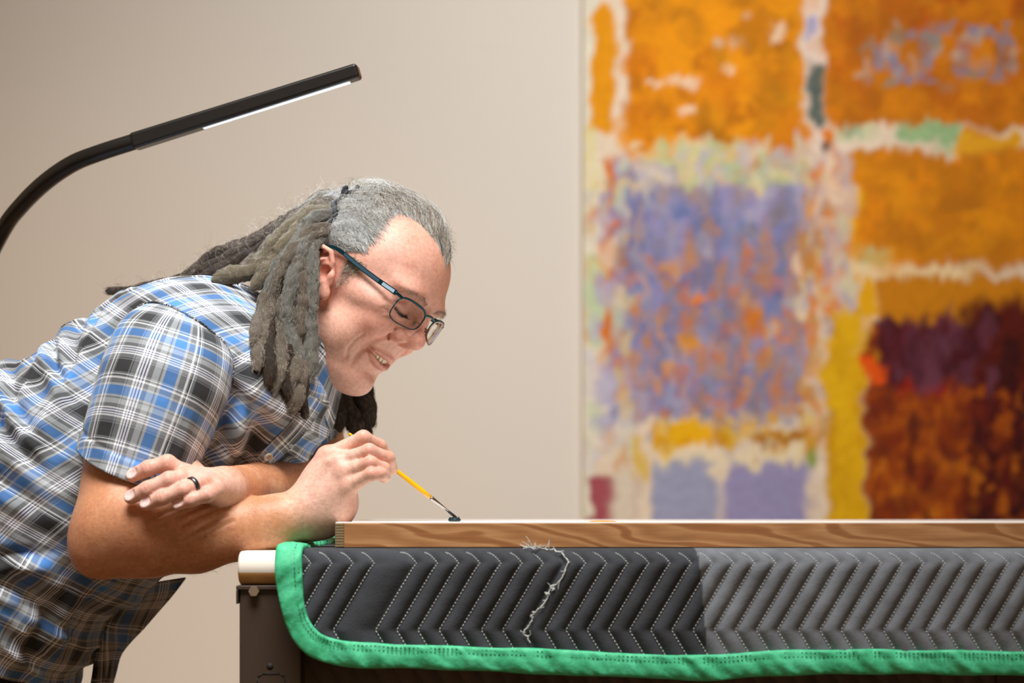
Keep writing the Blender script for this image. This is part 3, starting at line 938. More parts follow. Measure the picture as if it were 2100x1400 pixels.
# nose
hf.chain([(0.0880, 0, 0.026), (0.0955, 0, 0.006), (0.1010, 0, -0.011)], (0.0065, 0.0078, 0.0100), 0.010)
hf.ell((0.1025, 0, -0.0145), (0.0125, 0.0130, 0.0110), 0.006)
both(lambda s: hf.ell((0.0885, 0.0145 * s, -0.0190), (0.0120, 0.0080, 0.0088), 0.0040))
hf.ell((0.0930, 0, -0.0235), (0.0085, 0.0055, 0.0055), 0.004)


def surf(y, z, x0=0.03, x1=0.13):
    """forward surface of the face built so far"""
    for _ in range(1):
        xs = np.linspace(x1, x0, 401); d = hf.ev(np.stack([xs, 0 * xs + y, 0 * xs + z], -1))
        return float(xs[np.argmax(d < 0)])
def side(x, z):
    """sideways surface of the face built so far"""
    ys = np.linspace(0.10, 0.0, 401); d = hf.ev(np.stack([0 * ys + x, ys, 0 * ys + z], -1))
    return float(ys[np.argmax(d < 0)])
def on_f(pts, depth): return [(surf(y, z) - depth, y, z) for y, z in pts]
def groove(yz, rad, k, depth=0.0):
    pts = on_f(yz, depth)
    for s in (-1, 1): GRV.append(([np.array(p) * (1, s, 1) for p in pts], rad, k))
GRV = []
# nostrils and wing crease
both(lambda s: hf.ell((0.0950, 0.0080 * s, -0.0285), (0.0075, 0.0040, 0.0048), 0.002, 'sub'))
both(lambda s: hf.chain([(0.0880, 0.0228 * s, -0.0110), (0.0800, 0.0250 * s, -0.0200), (0.0820, 0.0200 * s, -0.0285)], (0.0012, 0.0016, 0.0012), 0.003, 'sub'))
# lid lines, folds under the eye, smile folds
LID = on_f([(0.0185, 0.0046), (0.0255, 0.0030), (0.0345, 0.0032), (0.0430, 0.0058)], 0.0)
groove([(0.0185, 0.0046), (0.0255, 0.0030), (0.0345, 0.0032), (0.0430, 0.0058)], (0.0010, 0.0014, 0.0014, 0.0010), 0.0022)
groove([(0.0180, 0.0165), (0.0270, 0.0205), (0.0390, 0.0185), (0.0460, 0.0120)], (0.0010, 0.0014, 0.0014, 0.0010), 0.003)
groove([(0.0190, -0.0020), (0.0280, -0.0060), (0.0400, -0.0035)], (0.0008, 0.0012, 0.0008), 0.005)
def pxs(px, py):
    """head-frame point where the line of sight through that place of the photograph meets the near cheek"""
    ys = np.linspace(-0.15, 0.05, 500)
    Q = Hinv(np.array([P(px, py, y) for y in ys])); d = hf.ev(Q)
    return Q[np.argmax(d < 0)]
def crease(px, rad, k):
    pts = [pxs(*p) for p in px]
    for s in (-1, 1): GRV.append(([p * (1, -s, 1) for p in pts], rad, k))
crease([(800, 688), (775, 695), (750, 708), (733, 728), (721, 748)], (0.0012, 0.0018, 0.0018, 0.0013, 0.0003), 0.0065)
crease([(744, 686), (726, 699), (714, 715), (710, 733)], (0.0001, 0.0002, 0.0002, 0.0001), 0.0045)
crease([(812, 642), (798, 633), (784, 631)], (0.0012, 0.0012, 0.0003), 0.0032)
crease([(810, 626), (800, 619), (788, 612)], (0.0010, 0.0010, 0.0003), 0.0030)
crease([(811, 652), (800, 648), (788, 646)], (0.0009, 0.0010, 0.0003), 0.0034)
# lips and the open smile
def arc(z0, z1, w, out, n=9, p=1.7):
    yz = [(w * u, z0 + (z1 - z0) * abs(u) ** p) for u in np.linspace(-1, 1, n)]
    return [(surf(y, z) + o_, y, z) for (y, z), o_ in zip(yz, np.interp(np.abs(np.linspace(-1, 1, n)), [0, 1], out))]
UPR = (0.0008, 0.0018, 0.0025, 0.0030, 0.0032, 0.0030, 0.0025, 0.0018, 0.0008); LOR = (0.0010, 0.0028, 0.0039, 0.0046, 0.0048, 0.0046, 0.0039, 0.0028, 0.0010); MOR = (0.0006, 0.0020, 0.0028, 0.0033, 0.0034, 0.0033, 0.0028, 0.0020, 0.0006)
UP = arc(-0.0468, -0.0478, 0.0300, (0.0005, -0.0005)); LO = arc(-0.0605, -0.0512, 0.0290, (0.0030, -0.0005)); MO = arc(-0.0538, -0.0490, 0.0290, (0.0020, 0.0004)); TPA = arc(-0.0520, -0.0490, 0.0270, (-0.0045, -0.0060), 60)
for p_, r_, k_ in GRV: hf.chain(p_, r_, k_, 'sub')
hf.chain(UP, UPR, 0.005)
hf.chain(LO, LOR, 0.004)
hf.chain(MO, MOR, 0.0012, 'sub')
MI = [(x - 0.006, y * 0.85, z) for x, y, z in MO[1:-1]]
hf.chain(MI, [r * 1.15 for r in MOR[1:-1]], 0.0015, 'sub')
MI2 = [(x - 0.011, y * 0.7, z) for x, y, z in MO[2:-2]]
hf.chain(MI2, [r * 1.3 for r in MOR[2:-2]], 0.0015, 'sub')
both(lambda s: hf.ell((MO[-1][0], 0.0305 * s, -0.0490), (0.0045, 0.0028, 0.0030), 0.005, 'sub'))
groove_c = surf(0, -0.0715)
hf.ell((groove_c + 0.006, 0, -0.0715), (0.008, 0.020, 0.0050), 0.008, 'sub')
# ears
def ear(s):
    e0 = np.array([-0.0010, 0.0765 * s, -0.0005])
    def E(x, z, o=0.0):
        z -= 0.002
        x, z = x * 0.914 - z * 0.407, x * 0.407 + z * 0.914
        x, z = x * 1.03, z * 1.03
        return (e0[0] + x, e0[1] + s * (o + 0.004 - 0.28 * x), e0[2] + z)
    hf.ell(E(-0.001, 0.004, 0.000), (0.0165, 0.0048, 0.0265), 0.005, 'add', np.array([[0.914, 0, -0.407], [0, 1, 0], [0.407, 0, 0.914]]))
    rim = [E(0.0085, 0.002, 0.005), E(0.0125, 0.012, 0.0055), E(0.0095, 0.0235, 0.006), E(-0.001, 0.0285, 0.0065), E(-0.0115, 0.0245, 0.007), E(-0.017, 0.013, 0.008), E(-0.017, 0.000, 0.008), E(-0.012, -0.012, 0.006), E(-0.003, -0.020, 0.003)]
    hf.chain(rim, (0.0022, 0.0030, 0.0034, 0.0036, 0.0036, 0.0034, 0.0032, 0.0030, 0.003), 0.0018)
    hf.ell(E(0.004, -0.022, 0.002), (0.0080, 0.0048, 0.0085), 0.006)
    hf.chain([E(0.0055, 0.0185, 0.004), E(-0.0045, 0.0125, 0.0055), E(-0.0085, 0.001, 0.006), E(-0.003, -0.0110, 0.0045)], (0.0018, 0.0026, 0.0030, 0.0028), 0.003)
    hf.ell(E(0.0035, 0.0005, 0.006), (0.0085, 0.0085, 0.0090), 0.003, 'sub')
    hf.ell(E(0.000, 0.0215, 0.006), (0.0080, 0.0055, 0.0034), 0.003, 'sub')
    hf.ell(E(-0.0125, 0.008, 0.009), (0.0020, 0.0050, 0.0120), 0.002, 'sub')
    hf.ell(E(0.0120, -0.003, 0.0055), (0.0045, 0.0036, 0.0055), 0.003)
    hf.ell(E(0.010, -0.0085, 0.003), (0.0040, 0.0030, 0.0030), 0.003)
ear(-1); ear(1)

# ---- neck, right arm with the brush hand
bf = Field()
bf.chain([H((-0.028, 0, -0.040)), P(575, 735, 0.0), P(470, 800, 0.02)], (0.056, 0.056, 0.06), 0.03)
bf.chain([P(470, 800, 0.02), P(430, 760, -0.06), P(350, 760, -0.16)], (0.06, 0.050, 0.045), 0.03)
bf.chain([P(470, 800, 0.02), P(520, 790, 0.10), P(620, 800, 0.15)], (0.06, 0.055, 0.048), 0.03)
SH, EL = P(345, 760, -0.165), P(228, 1098, -0.232)
bf.chain([SH, P(266, 950, -0.202), EL], (0.046, 0.0495, 0.0420), 0.02)
bf.chain([EL, P(300, 1102, -0.232), P(400, 1098, -0.226), P(500, 1082, -0.217), P(570, 1069, -0.212), P(618, 1056, -0.208)], (0.0420, 0.0420, 0.0390, 0.0330, 0.0283, 0.0265), 0.016, inner=0.010)
bf.ell(P(192, 1134, -0.236), (0.020, 0.022, 0.021), 0.02)
bf.ell(P(290, 1060, -0.250), (0.050, 0.030, 0.030), 0.03)
# folds of skin in the crook of the elbow
def pxb(px, py):
    ys = np.linspace(-0.32, -0.12, 240); Q = np.array([P(px, py, y) for y in ys]); d = bf.ev(Q)
    return Q[np.argmax(d < 0)] if (d < 0).any() else None
for ln in (((322, 1082), (372, 1056), (424, 1036)), ((345, 1096), (396, 1064), (444, 1044)), ((372, 1108), (418, 1078), (462, 1056)), ((300, 1072), (345, 1050), (392, 1033)), ((398, 1112), (440, 1086), (478, 1068))):
    lp = [pxb(*q_) for q_ in ln]
    if all(q_ is not None for q_ in lp): bf.chain(lp, (0.0001, 0.0007, 0.0001), 0.0045, 'sub')
# wrist creases
bf.chain([P(608, 1025, -0.236), P(622, 1060, -0.240), P(636, 1092, -0.232)], (0.0006, 0.0012, 0.0006), 0.004, 'sub')
bf.chain([P(596, 1025, -0.236), P(602, 1050, -0.242), P(604, 1080, -0.240)], (0.0004, 0.0008, 0.0004), 0.004, 'sub')
# back of the hand
WR = P(622, 1054, -0.207)
MC = [P(673, 936, -0.202), P(692, 948, -0.216), P(705, 969, -0.222), P(710, 1000, -0.224)]
for q, r0, r1 in zip(MC, (0.0200, 0.0200, 0.0190, 0.0190), (0.0125, 0.0115, 0.0112, 0.0108)):
    bf.chain([WR + (q - WR) * 0.12, WR + (q - WR) * 0.55, q], (r0, (r0 + r1) / 2 - 0.001, r1), 0.014)
bf.ell(P(686, 1034, -0.205), (0.026, 0.018, 0.021), 0.02)
bf.ell(P(655, 1062, -0.203), (0.028, 0.020, 0.021), 0.02)
bf.ell(P(668, 1000, -0.195), (0.026, 0.018, 0.026), 0.02)
for q, (cx, cy) in zip(MC, ((668, 934), (690, 946), (704, 967), (714, 996))):
    bf.ell(P(cx, cy, q[1] - 0.006), (0.008, 0.007, 0.008), 0.008)
# knuckle tendons
for (a_, b_) in (((640, 1010), (672, 946)), ((648, 1012), (690, 958)), ((655, 1022), (702, 978))):
    bf.chain([P(*a_, -0.221), P(*b_, -0.226)], (0.002, 0.0025), 0.006)
R_FING = [
    [MC[0], P(745, 897, -0.213), P(778, 914, -0.196), P(799, 938, -0.180)],
    [MC[1], P(757, 924, -0.230), P(796, 939, -0.215), P(804, 961, -0.196)],
    [MC[2], P(760, 949, -0.240), P(787, 961, -0.229), P(788, 979, -0.210)],
    [MC[3], P(762, 972, -0.246), P(780, 971, -0.242), P(791, 976, -0.230)]]
R_RAD = [(0.0100, 0.0080, 0.0073, 0.0062), (0.0098, 0.0078, 0.0072, 0.0064), (0.0096, 0.0075, 0.0070, 0.0062), (0.0092, 0.0072, 0.0066, 0.0058)]
def finger(F, pts, rad, k0=0.004):
    F.chain([pts[0], pts[0] + (pts[1] - pts[0]) * 0.5], (rad[0], (rad[0] + rad[1]) * 0.48), k0)
    F.chain([pts[0] + (pts[1] - pts[0]) * 0.35, pts[1], pts[2], pts[3]], ((rad[0] + rad[1]) * 0.47, rad[1] * 0.97, rad[2] * 0.97, rad[3]), 0.0010, inner=0.004)
for pts, rad in zip(R_FING, R_RAD): finger(bf, pts, rad)
bf.chain([P(652, 1010, -0.185), P(706, 976, -0.160), P(762, 957, -0.150), P(800, 957, -0.160)], (0.015, 0.0105, 0.0092, 0.0070), 0.008)

# ---- left arm, its hand lying on the right elbow crook (blended only with itself)
lf = Field()
LE, LW = P(662, 1000, 0.10), P(462, 1003, -0.226)
lf.chain([P(610, 800, 0.15), P(640, 925, 0.14), LE], (0.045, 0.042, 0.036), 0.0)
lf.chain([LE, P(600, 1004, 0.01), P(530, 1006, -0.118), LW], (0.036, 0.036, 0.031, 0.0245), 0.02, inner=0.01)
LM = [P(376, 970, -0.268), P(392, 978, -0.278), P(414, 990, -0.282), P(440, 1005, -0.277)]
for q, r0, r1 in zip(LM, (0.016, 0.017, 0.016, 0.015), (0.0100, 0.0102, 0.0098, 0.0092)):
    lf.chain([LW, LW + (q - LW) * 0.5, q], (r0, (r0 + r1) / 2, r1), 0.012)
L_FING = [
    [LM[0], P(344, 949, -0.274), P(304, 960, -0.276), P(273, 974, -0.272)],
    [LM[1], P(347, 984, -0.294), P(303, 1003, -0.295), P(269, 1019, -0.290)],
    [LM[2], P(376, 1004, -0.299), P(333, 1020, -0.301), P(300, 1033, -0.297)],
    [LM[3], P(424, 1015, -0.296), P(391, 1025, -0.300), P(365, 1034, -0.298)]]
L_RAD = [(0.0100, 0.0090, 0.0084, 0.0076), (0.0104, 0.0092, 0.0086, 0.0077), (0.0100, 0.0086, 0.0080, 0.0072), (0.0092, 0.0078, 0.0072, 0.0064)]
for pts, rad in zip(L_FING, L_RAD):
    finger(lf, pts, rad)
    for j_ in (1, 2):
        t_ = unit(pts[j_ + 1] - pts[j_ - 1]); nrm = unit(np.array([0, -1, 0.35]) - t_ * np.dot([0, -1, 0.35], t_)); sd = np.cross(t_, nrm)
        c_ = pts[j_] + nrm * rad[j_] * 0.98
        for o_ in (-0.0022, 0.0010):
            lf.chain([c_ + t_ * o_ - sd * 0.005, c_ + t_ * o_ + nrm * 0.0003, c_ + t_ * o_ + sd * 0.005], (0.0003, 0.0005, 0.0003), 0.0018, 'sub')
lf.chain([P(430, 1000, -0.225), P(385, 950, -0.215), P(340, 940, -0.222)], (0.013, 0.010, 0.0085), 0.008)
# finger nails
NAILS = []
for pts, rad in zip(L_FING, L_RAD):
    t_ = unit(pts[3] - pts[2]); nrm = np.array([-0.12, -1, 0.55]); nrm = unit(nrm - t_ * nrm.dot(t_)); sd = np.cross(t_, nrm)
    c_ = pts[3] + t_ * 0.0012 + nrm * (rad[3] * 0.86)
    R_ = np.stack([t_, sd, nrm], 1)
    lf.ell(c_ - t_ * 0.0014 + nrm * 0.0001, (0.0084, 0.0064, 0.0024), 0.0012, 'sub', R_)
    NAILS.append((c_ - t_ * 0.0014, R_, rad[3]))

def body_ev(Q, c=None, hd=None):
    d = bf.ev(Q, c, hd)
    if c is None or np.linalg.norm(c - HO) < 0.22 + hd:
        dh = hf.ev(Hinv(Q), None if c is None else Hinv(c), hd)
        d = smin(d, dh, 0.012)
    return np.minimum(d, lf.ev(Q, c, hd))


bv, bq = surface_nets(body_ev, P(100, 1230, -0.33) - 0.02, np.array([P(960, 0, 0)[0], 0.25, P(0, 360, 0)[2]]), 0.00145, 26)
bv = np.asarray(bv)

# ---- skin colour by place on the body (tan, lips, cheeks, nails)
hl = Hinv(bv)
def near_pts(Q, pts, r):
    d = np.full(len(Q), 9.0)
    for p in pts: d = np.minimum(d, np.linalg.norm(Q - p, axis=1))
    return d
face = srgb(230, 178, 160); tan = srgb(206, 146, 108); hand = srgb(232, 188, 170)
colr = np.tile(np.array(face), (len(bv), 1))
onhead = (np.linalg.norm(bv - HO, axis=1) < 0.16)
w_arm = (~onhead)[:, None]
colr = np.where(w_arm, np.array(tan), colr)
def blend(mask, c, amt=1.0):
    global colr
    m_ = (np.clip(mask, 0, 1) * amt)[:, None]
    colr = colr * (1 - m_) + np.array(c) * m_
dR = near_pts(bv, [WR + (q - WR) * 0.8 for q in MC] + [p for f_ in R_FING for p in f_[1:]], 0)
blend(sstep(0.075, 0.03, dR), hand)
dL = near_pts(bv, [LW + (q - LW) * 0.9 for q in LM] + [p for f_ in L_FING for p in f_[1:]], 0)
own = lf.ev(bv) < bf.ev(bv)
blend(sstep(0.07, 0.025, dL) * own, hand)
mott = fbm(bv * 70, 3, 8)
blend(sstep(0.0, 0.7, mott), srgb(204, 128, 104), 0.35)
blend(sstep(0.0, 0.6, fbm(bv * 38, 3, 21)) , srgb(236, 190, 160), 0.3)
red = srgb(206, 120, 100)
hx, hy, hz = hl.T
ah = np.abs(hy)
g3 = lambda c, r: np.exp(-(((hl * (1, 1, 1) - np.array(c)) / r) ** 2).sum(1)) * onhead
for s in (-1, 1):
    blend(g3((0.068, 0.040 * s, -0.022), 0.024), srgb(222, 138, 118), 0.5)
    blend(g3((0.0, 0.080 * s, 0.0), 0.028), srgb(220, 140, 118), 0.6)
blend(g3((0.103, 0, -0.012), 0.018), srgb(218, 140, 120), 0.6)
blend(g3((0.080, 0.01, 0.055), 0.035), srgb(208, 136, 100), 0.55)
# stubble
st = onhead * sstep(-0.030, -0.055, hz) * sstep(-0.02, 0.02, hx)
blend(st * (0.55 + 0.45 * fbm(bv * 420, 2, 5)), srgb(176, 150, 132), 0.36)
blend(onhead * sstep(-0.026, -0.032, hz) * sstep(0.024, 0.014, ah) * sstep(0.07, 0.08, hx) * sstep(-0.043, -0.038, hz), srgb(178, 140, 122), 0.35)
# lips, mouth
ul = Field().chain(UP, UPR); ll = Field().chain(LO, LOR); mo = Field().chain(MO, MOR).chain(MI, [r * 1.15 for r in MOR[1:-1]]).chain(MI2, [r * 1.3 for r in MOR[2:-2]])
hh = onhead & (hx > 0.04) & (hz < -0.03)
for f_ in (ul, ll):
    dd = np.full(len(bv), 9.0); dd[hh] = f_.ev(hl[hh]); blend(sstep(0.0018, 0.0000, dd), srgb(200, 128, 120), 0.55)
dd = np.full(len(bv), 9.0); dd[hh] = mo.ev(hl[hh]); lipx = np.interp(hy, [p[1] for p in MO], [p[0] for p in MO])
blend(sstep(0.0012, 0.0002, dd) * sstep(-0.0030, -0.0050, hx - lipx), srgb(60, 20, 18), 0.97)
# eyelid line, lashes shade, brow colour
for s in (-1, 1):
    lid = Field().chain([np.array(p) * (1, s, 1) for p in LID], (0.0010, 0.0012, 0.0012, 0.001))
    q_ = onhead & (hx > 0.05) & (hz > -0.02) & (hz < 0.04)
    dd = np.full(len(bv), 9.0); dd[q_] = lid.ev(hl[q_]); blend(sstep(0.0016, 0.0002, dd), srgb(60, 36, 30), 0.85)
    blend(g3((0.080, 0.031 * s, 0.016), 0.012), srgb(186, 120, 104), 0.45)
# knuckles and nails
for f_, rads in ((R_FING, R_RAD), (L_FING, L_RAD)):
    for pts, rad in zip(f_, rads):
        for p in pts[:3]:
            blend(np.exp(-(np.linalg.norm(bv - p - np.array([0, -0.007, 0.003]), axis=1) / 0.009) ** 2), srgb(222, 150, 132), 0.5)
for c_, R_, r_ in NAILS:
    q_ = (bv - c_) @ R_
    e_ = (q_[:, 0] / 0.0078) ** 2 + (q_[:, 1] / 0.0058) ** 2
    blend(sstep(1.15, 0.9, e_) * (np.abs(q_[:, 2]) < 0.0035), srgb(244, 214, 210), 0.95)
    blend(sstep(1.0, 0.9, e_) * sstep(0.0044, 0.0053, q_[:, 0]) * (np.abs(q_[:, 2]) < 0.004), srgb(244, 234, 226), 0.9)
    blend(sstep(0.22, 0.06, np.abs(e_ - 1.15)) * (np.abs(q_[:, 2]) < 0.0035), srgb(196, 124, 108), 0.5)

m = Mat('skin', (0.6, 0.4, 0.3), 0.47)
a = m.n('ShaderNodeAttribute', attribute_name='Col')
v = m.coord('Object')
pore = m.noise(v, 520, 3, 0.6)
m.base(m.mix(a.outputs['Color'], m.ramp(m.noise(v, 240, 4, 0.65), [(0.3, (0.80, 0.75, 0.73)), (0.7, (1.10, 1.10, 1.10))]), 0.85, 'MULTIPLY'))
m.b.inputs['Subsurface Weight'].default_value = 0.12
m.b.inputs['Subsurface Radius'].default_value = (1.0, 0.35, 0.2)
m.b.inputs['Subsurface Scale'].default_value = 0.008
m.b.inputs['Specular IOR Level'].default_value = 0.42
m.bump(pore, 0.32, 0.0008)
m_skin = m.m
body = obj('body', bv, bq, m_skin, man, True, col=colr)

# ---- teeth
m_teeth = Mat('teeth', srgb(236, 222, 190), 0.25).m
mb = MB()
TPn = np.array(TPA)
acc = np.r_[0, np.cumsum(np.linalg.norm(np.diff(TPn, axis=0), axis=1))]
mid = acc[-1] / 2
pos = 0.0
for s in (-1, 1):
    pos = 0.0
    for wdt, hgt in ((0.0082, 0.0098), (0.0066, 0.0088), (0.0070, 0.0094), (0.0062, 0.0078), (0.0060, 0.0070)):
        cpos = mid + s * (pos + wdt / 2); pos += wdt
        if cpos < 0 or cpos > acc[-1]: break
        c_ = np.array([np.interp(cpos, acc, TPn[:, k]) for k in range(3)])
        c2 = np.array([np.interp(cpos + 0.001, acc, TPn[:, k]) for k in range(3)])
        t_ = unit(c2 - c_); t_[2] = 0; t_ = unit(t_); nr = np.array([t_[1], -t_[0], 0]); nr = nr if nr[0] > 0 else -nr
        uu = np.linspace(0, math.pi, 7); vv_ = np.linspace(0, 2 * math.pi, 12, endpoint=False)
        V = []
        for u_ in uu:
            for w_ in vv_:
                sx = np.sign(math.cos(w_)) * abs(math.cos(w_)) ** 0.5 * math.sin(u_) ** 0.5; sy = np.sign(math.sin(w_)) * abs(math.sin(w_)) ** 0.7 * math.sin(u_) ** 0.5
                sz = np.sign(math.cos(u_)) * abs(math.cos(u_)) ** 0.55
                V.append(H(c_ + t_ * sx * wdt * 0.49 + nr * sy * 0.0030 + np.array([0, 0, 1]) * sz * hgt * 0.5))
        mb.add(V, [tuple(f) for f in grid_faces(7, 12, True)])
mb.build('teeth', m_teeth, man)

# ---- fine hair on the forearms
sel = (~onhead) & (dR > 0.012)
gN = np.random.default_rng(5)
hid = gN.choice(np.nonzero(sel)[0], 9000, replace=False)
Q = bv[hid]; e_ = 0.0006
nrm_ = unit(np.stack([body_ev(Q + np.eye(3)[k] * e_) - body_ev(Q - np.eye(3)[k] * e_) for k in range(3)], -1))
ownL = lf.ev(Q) < bf.ev(Q)
axis_ = np.where(ownL[:, None], unit(LW - LE), unit(P(618, 1056, -0.208) - EL))
tR = (Q - EL) @ unit(P(618, 1056, -0.208) - EL); tL = (Q - LE) @ unit(LW - LE)
okh = np.where(ownL, (tL > 0.06) & (dL[hid] > 0.035), (tR > 0.02) & (tR < 0.235))
Q, nrm_, axis_ = Q[okh], nrm_[okh], axis_[okh]; k_ = len(Q)
tq_ = np.linspace(0, 1, 6)
hl_ = gN.uniform(0.004, 0.011, k_)[:, None]
dir_ = unit(axis_ + gN.normal(0, 0.35, (k_, 3)))
SH_ = Q[:, None] + dir_[:, None] * (hl_ * tq_)[..., None] + nrm_[:, None] * (hl_ * (0.42 * tq_ - 0.30 * tq_ ** 2))[..., None]
mh_ = Mat('arm_hair', srgb(120, 84, 54), 0.6).m
strands('arm_hair', SH_, 0.00005, mh_, man)
# ------------------------------------------------------------------ plaid shirt
def plaid():
    m = Mat('plaid_cotton', (0.3, 0.3, 0.3), 0.85)
    uvn = m.n('ShaderNodeUVMap'); uvn.uv_map = 'UVMap'
    sp = m.n('ShaderNodeSeparateXYZ'); m.l(uvn.outputs[0], sp.inputs[0])
    ch, wh, gr, lg, bl, nv, bk = srgb(34, 35, 38), srgb(244, 247, 250), srgb(120, 124, 129), srgb(184, 191, 196), srgb(80, 140, 212), srgb(46, 56, 110), srgb(12, 13, 18)
    stops = [(0.0, ch), (0.205, gr), (0.235, wh), (0.25, bk), (0.262, gr), (0.285, wh), (0.31, gr), (0.385, lg), (0.42, bl), (0.565, lg), (0.60, gr), (0.62, lg),
             (0.70, gr), (0.76, wh), (0.785, nv), (0.80, wh), (0.822, nv), (0.838, wh), (0.86, nv), (0.875, wh), (0.90, gr), (0.965, bk), (0.98, gr)]
    PER = 0.070
    outs = []
    for k, off in ((0, 0.13), (1, 0.37)):
        x = m.math('MULTIPLY', sp.outputs[k], 1 / PER)
        x = m.math('ADD', x, off)
        x = m.math('FRACT', x)
        outs.append(m.ramp(x, stops, 'CONSTANT'))
    # woven threads: warp over weft in a fine twill, seen as a blend
    m.base(m.mix(m.mix(outs[0], outs[1], 0.5), (1, 1, 1), 0.0))
    tw = m.n('ShaderNodeTexWave', wave_type='BANDS', bands_direction='DIAGONAL'); tw.inputs['Scale'].default_value = 420
    m.l(uvn.outputs[0], tw.inputs['Vector'])
    crease = m.noise(m.coord('Object'), 26, 3, 0.5, 0.6)
    b1 = m.n('ShaderNodeBump'); b1.inputs['Strength'].default_value = 0.25; b1.inputs['Distance'].default_value = 0.006; m.l(crease, b1.inputs['Height'])
    m.bump(tw.outputs['Fac'], 0.1, 0.0004, b1.outputs[0])
    m.b.inputs['Sheen Weight'].default_value = 0.08
    return m.m


m_plaid = plaid()


def loft(name, secs, nr, na, parent, du=0.0, dv=0.0, disp=None, exps=None, close_end=False, thick=0.0016, uscale=None):
    """secs: (centre, half vector a, half vector b); rings between the sections"""
    C = catmull([s[0] for s in secs], nr); A = catmull([s[1] for s in secs], nr); B = catmull([s[2] for s in secs], nr)
    ang = np.linspace(0, 2 * math.pi, na)            # seam duplicated for the UVs
    ca, sa = np.cos(ang), np.sin(ang)
    e = exps or 2.0
    ca = np.sign(ca) * np.abs(ca) ** (2 / e); sa = np.sign(sa) * np.abs(sa) ** (2 / e)
    V = C[:, None] + ca[None, :, None] * A[:, None] + sa[None, :, None] * B[:, None]
    per = np.linalg.norm(np.diff(V, axis=1), axis=2)
    per_m = uscale or per.sum(1).mean()
    frac = np.concatenate([np.zeros((nr, 1)), np.cumsum(per, 1)], 1); frac /= frac[:, -1:]
    U = frac * per_m + du
    L = np.r_[0, np.cumsum(np.linalg.norm(np.diff(C, axis=0), axis=1))][:, None] + 0 * U
    # lengths measured on the camera-side strip so the checks stay square there
    VV = np.concatenate([np.zeros((1, na)), np.cumsum(np.linalg.norm(np.diff(V, axis=0), axis=2), 0)], 0)
    VV = 0.6 * VV + 0.4 * L
    du_ = np.gradient(V, axis=1); dr_ = np.gradient(V, axis=0)
    N = unit(np.cross(du_, dr_))
    out = unit(V - C[:, None]); N = N * np.sign((N * out).sum(-1, keepdims=True))
    if disp is not None:
        V = V + N * disp(V, U, VV, np.linspace(0, 1, nr)[:, None] + 0 * U, ang[None] + 0 * U)[..., None]
    V[:, -1] = V[:, 0]
    o = obj(name, V.reshape(-1, 3), grid_faces(nr, na), m_plaid, parent, True, uv=np.stack([U, VV + dv], -1).reshape(-1, 2))
    sm = o.modifiers.new('thick', 'SOLIDIFY'); sm.thickness = thick; sm.offset = -1
    return o, V, N


def sec2(back, belly, hy, yc=0.0):
    a, b = P(*back, yc), P(*belly, yc)
    c = (a + b) / 2
    return (c, a - c, np.array([0, -hy, 0.0]))


shirt = obj('shirt', [], [], m_plaid, man)        # filled below: the torso is the shirt's own mesh
bpy.data.objects.remove(shirt)


def ridge(P3, freq, seed, warp=0.35):
    n = fbm(P3 * freq + warp * fbm(P3 * freq * 0.8, 2, seed + 5)[..., None], 3, seed)
    return 1 - np.abs(n) * 2.2


def torso_disp(V, U, VV, R, ang):
    # folds run from the armpit down to the waist and round the bent middle
    px = 1050 + V[..., 0] * 1750; py = HZN - (V[..., 2] - CAMZ) * 1750
    d = 0.0
    q = np.stack([px / 100, py / 100, V[..., 1] * 6], -1)
    rot = np.stack([q[..., 0] * 0.90 + q[..., 1] * 0.42, -q[..., 0] * 0.42 + q[..., 1] * 0.90, q[..., 2]], -1)     # across / along the back slope
    f1 = ridge(rot * np.array([1.25, 0.32, 0.30]), 1.0, 12)           # folds crossing the back, steep
    w1 = sstep(330, 180, px) * sstep(1010, 900, py)
    d = d + 0.012 * np.sign(f1) * np.abs(f1) ** 1.3 * w1
    rot2 = np.stack([q[..., 0] * 0.62 + q[..., 1] * 0.78, -q[..., 0] * 0.78 + q[..., 1] * 0.62, q[..., 2]], -1)
    f2 = ridge(rot2 * np.array([0.36, 1.0, 0.3]), 1.0, 33)
    d = d + 0.013 * f2 * sstep(880, 1000, py) * sstep(420, 200, px)
    rot3 = np.stack([q[..., 0] * 0.75 - q[..., 1] * 0.66, q[..., 0] * 0.66 + q[..., 1] * 0.75, q[..., 2]], -1)
    f3 = ridge(rot3 * np.array([0.9, 0.32, 0.3]), 1.0, 54)
    d = d + 0.011 * f3 * sstep(440, 520, px) * sstep(740, 800, py)
    d = d + 0.0035 * fbm(V * 14, 3, 3)
    # single sharp folds, each a valley with a rolled lip beside it
    near = sstep(0.02, -0.04, V[..., 1])
    for ln, amp, w in FOLDS:
        best = np.full(px.shape, 1e9); sg = np.zeros(px.shape); al = np.zeros(px.shape)
        n_ = len(ln) - 1
        for k, ((ax, ay), (bx_, by_)) in enumerate(zip(ln[:-1], ln[1:])):
            vx, vy = bx_ - ax, by_ - ay; L2 = vx * vx + vy * vy
            t = np.clip(((px - ax) * vx + (py - ay) * vy) / L2, 0, 1)
            ex, ey = px - ax - t * vx, py - ay - t * vy
            dd = np.hypot(ex, ey); cr = (vx * ey - vy * ex)
            b_ = dd < best
            best = np.where(b_, dd, best); sg = np.where(b_, np.sign(cr), sg); al = np.where(b_, (k + t) / n_, al)
        fade = np.sin(np.clip(al, 0.04, 0.96) * np.pi) ** 0.6 * near
        sd = best * sg
        d = d + amp * fade * (-1.0 * np.exp(-(sd / w) ** 2) + 0.9 * np.exp(-((sd - 1.9 * w) / (1.3 * w)) ** 2))
    return d


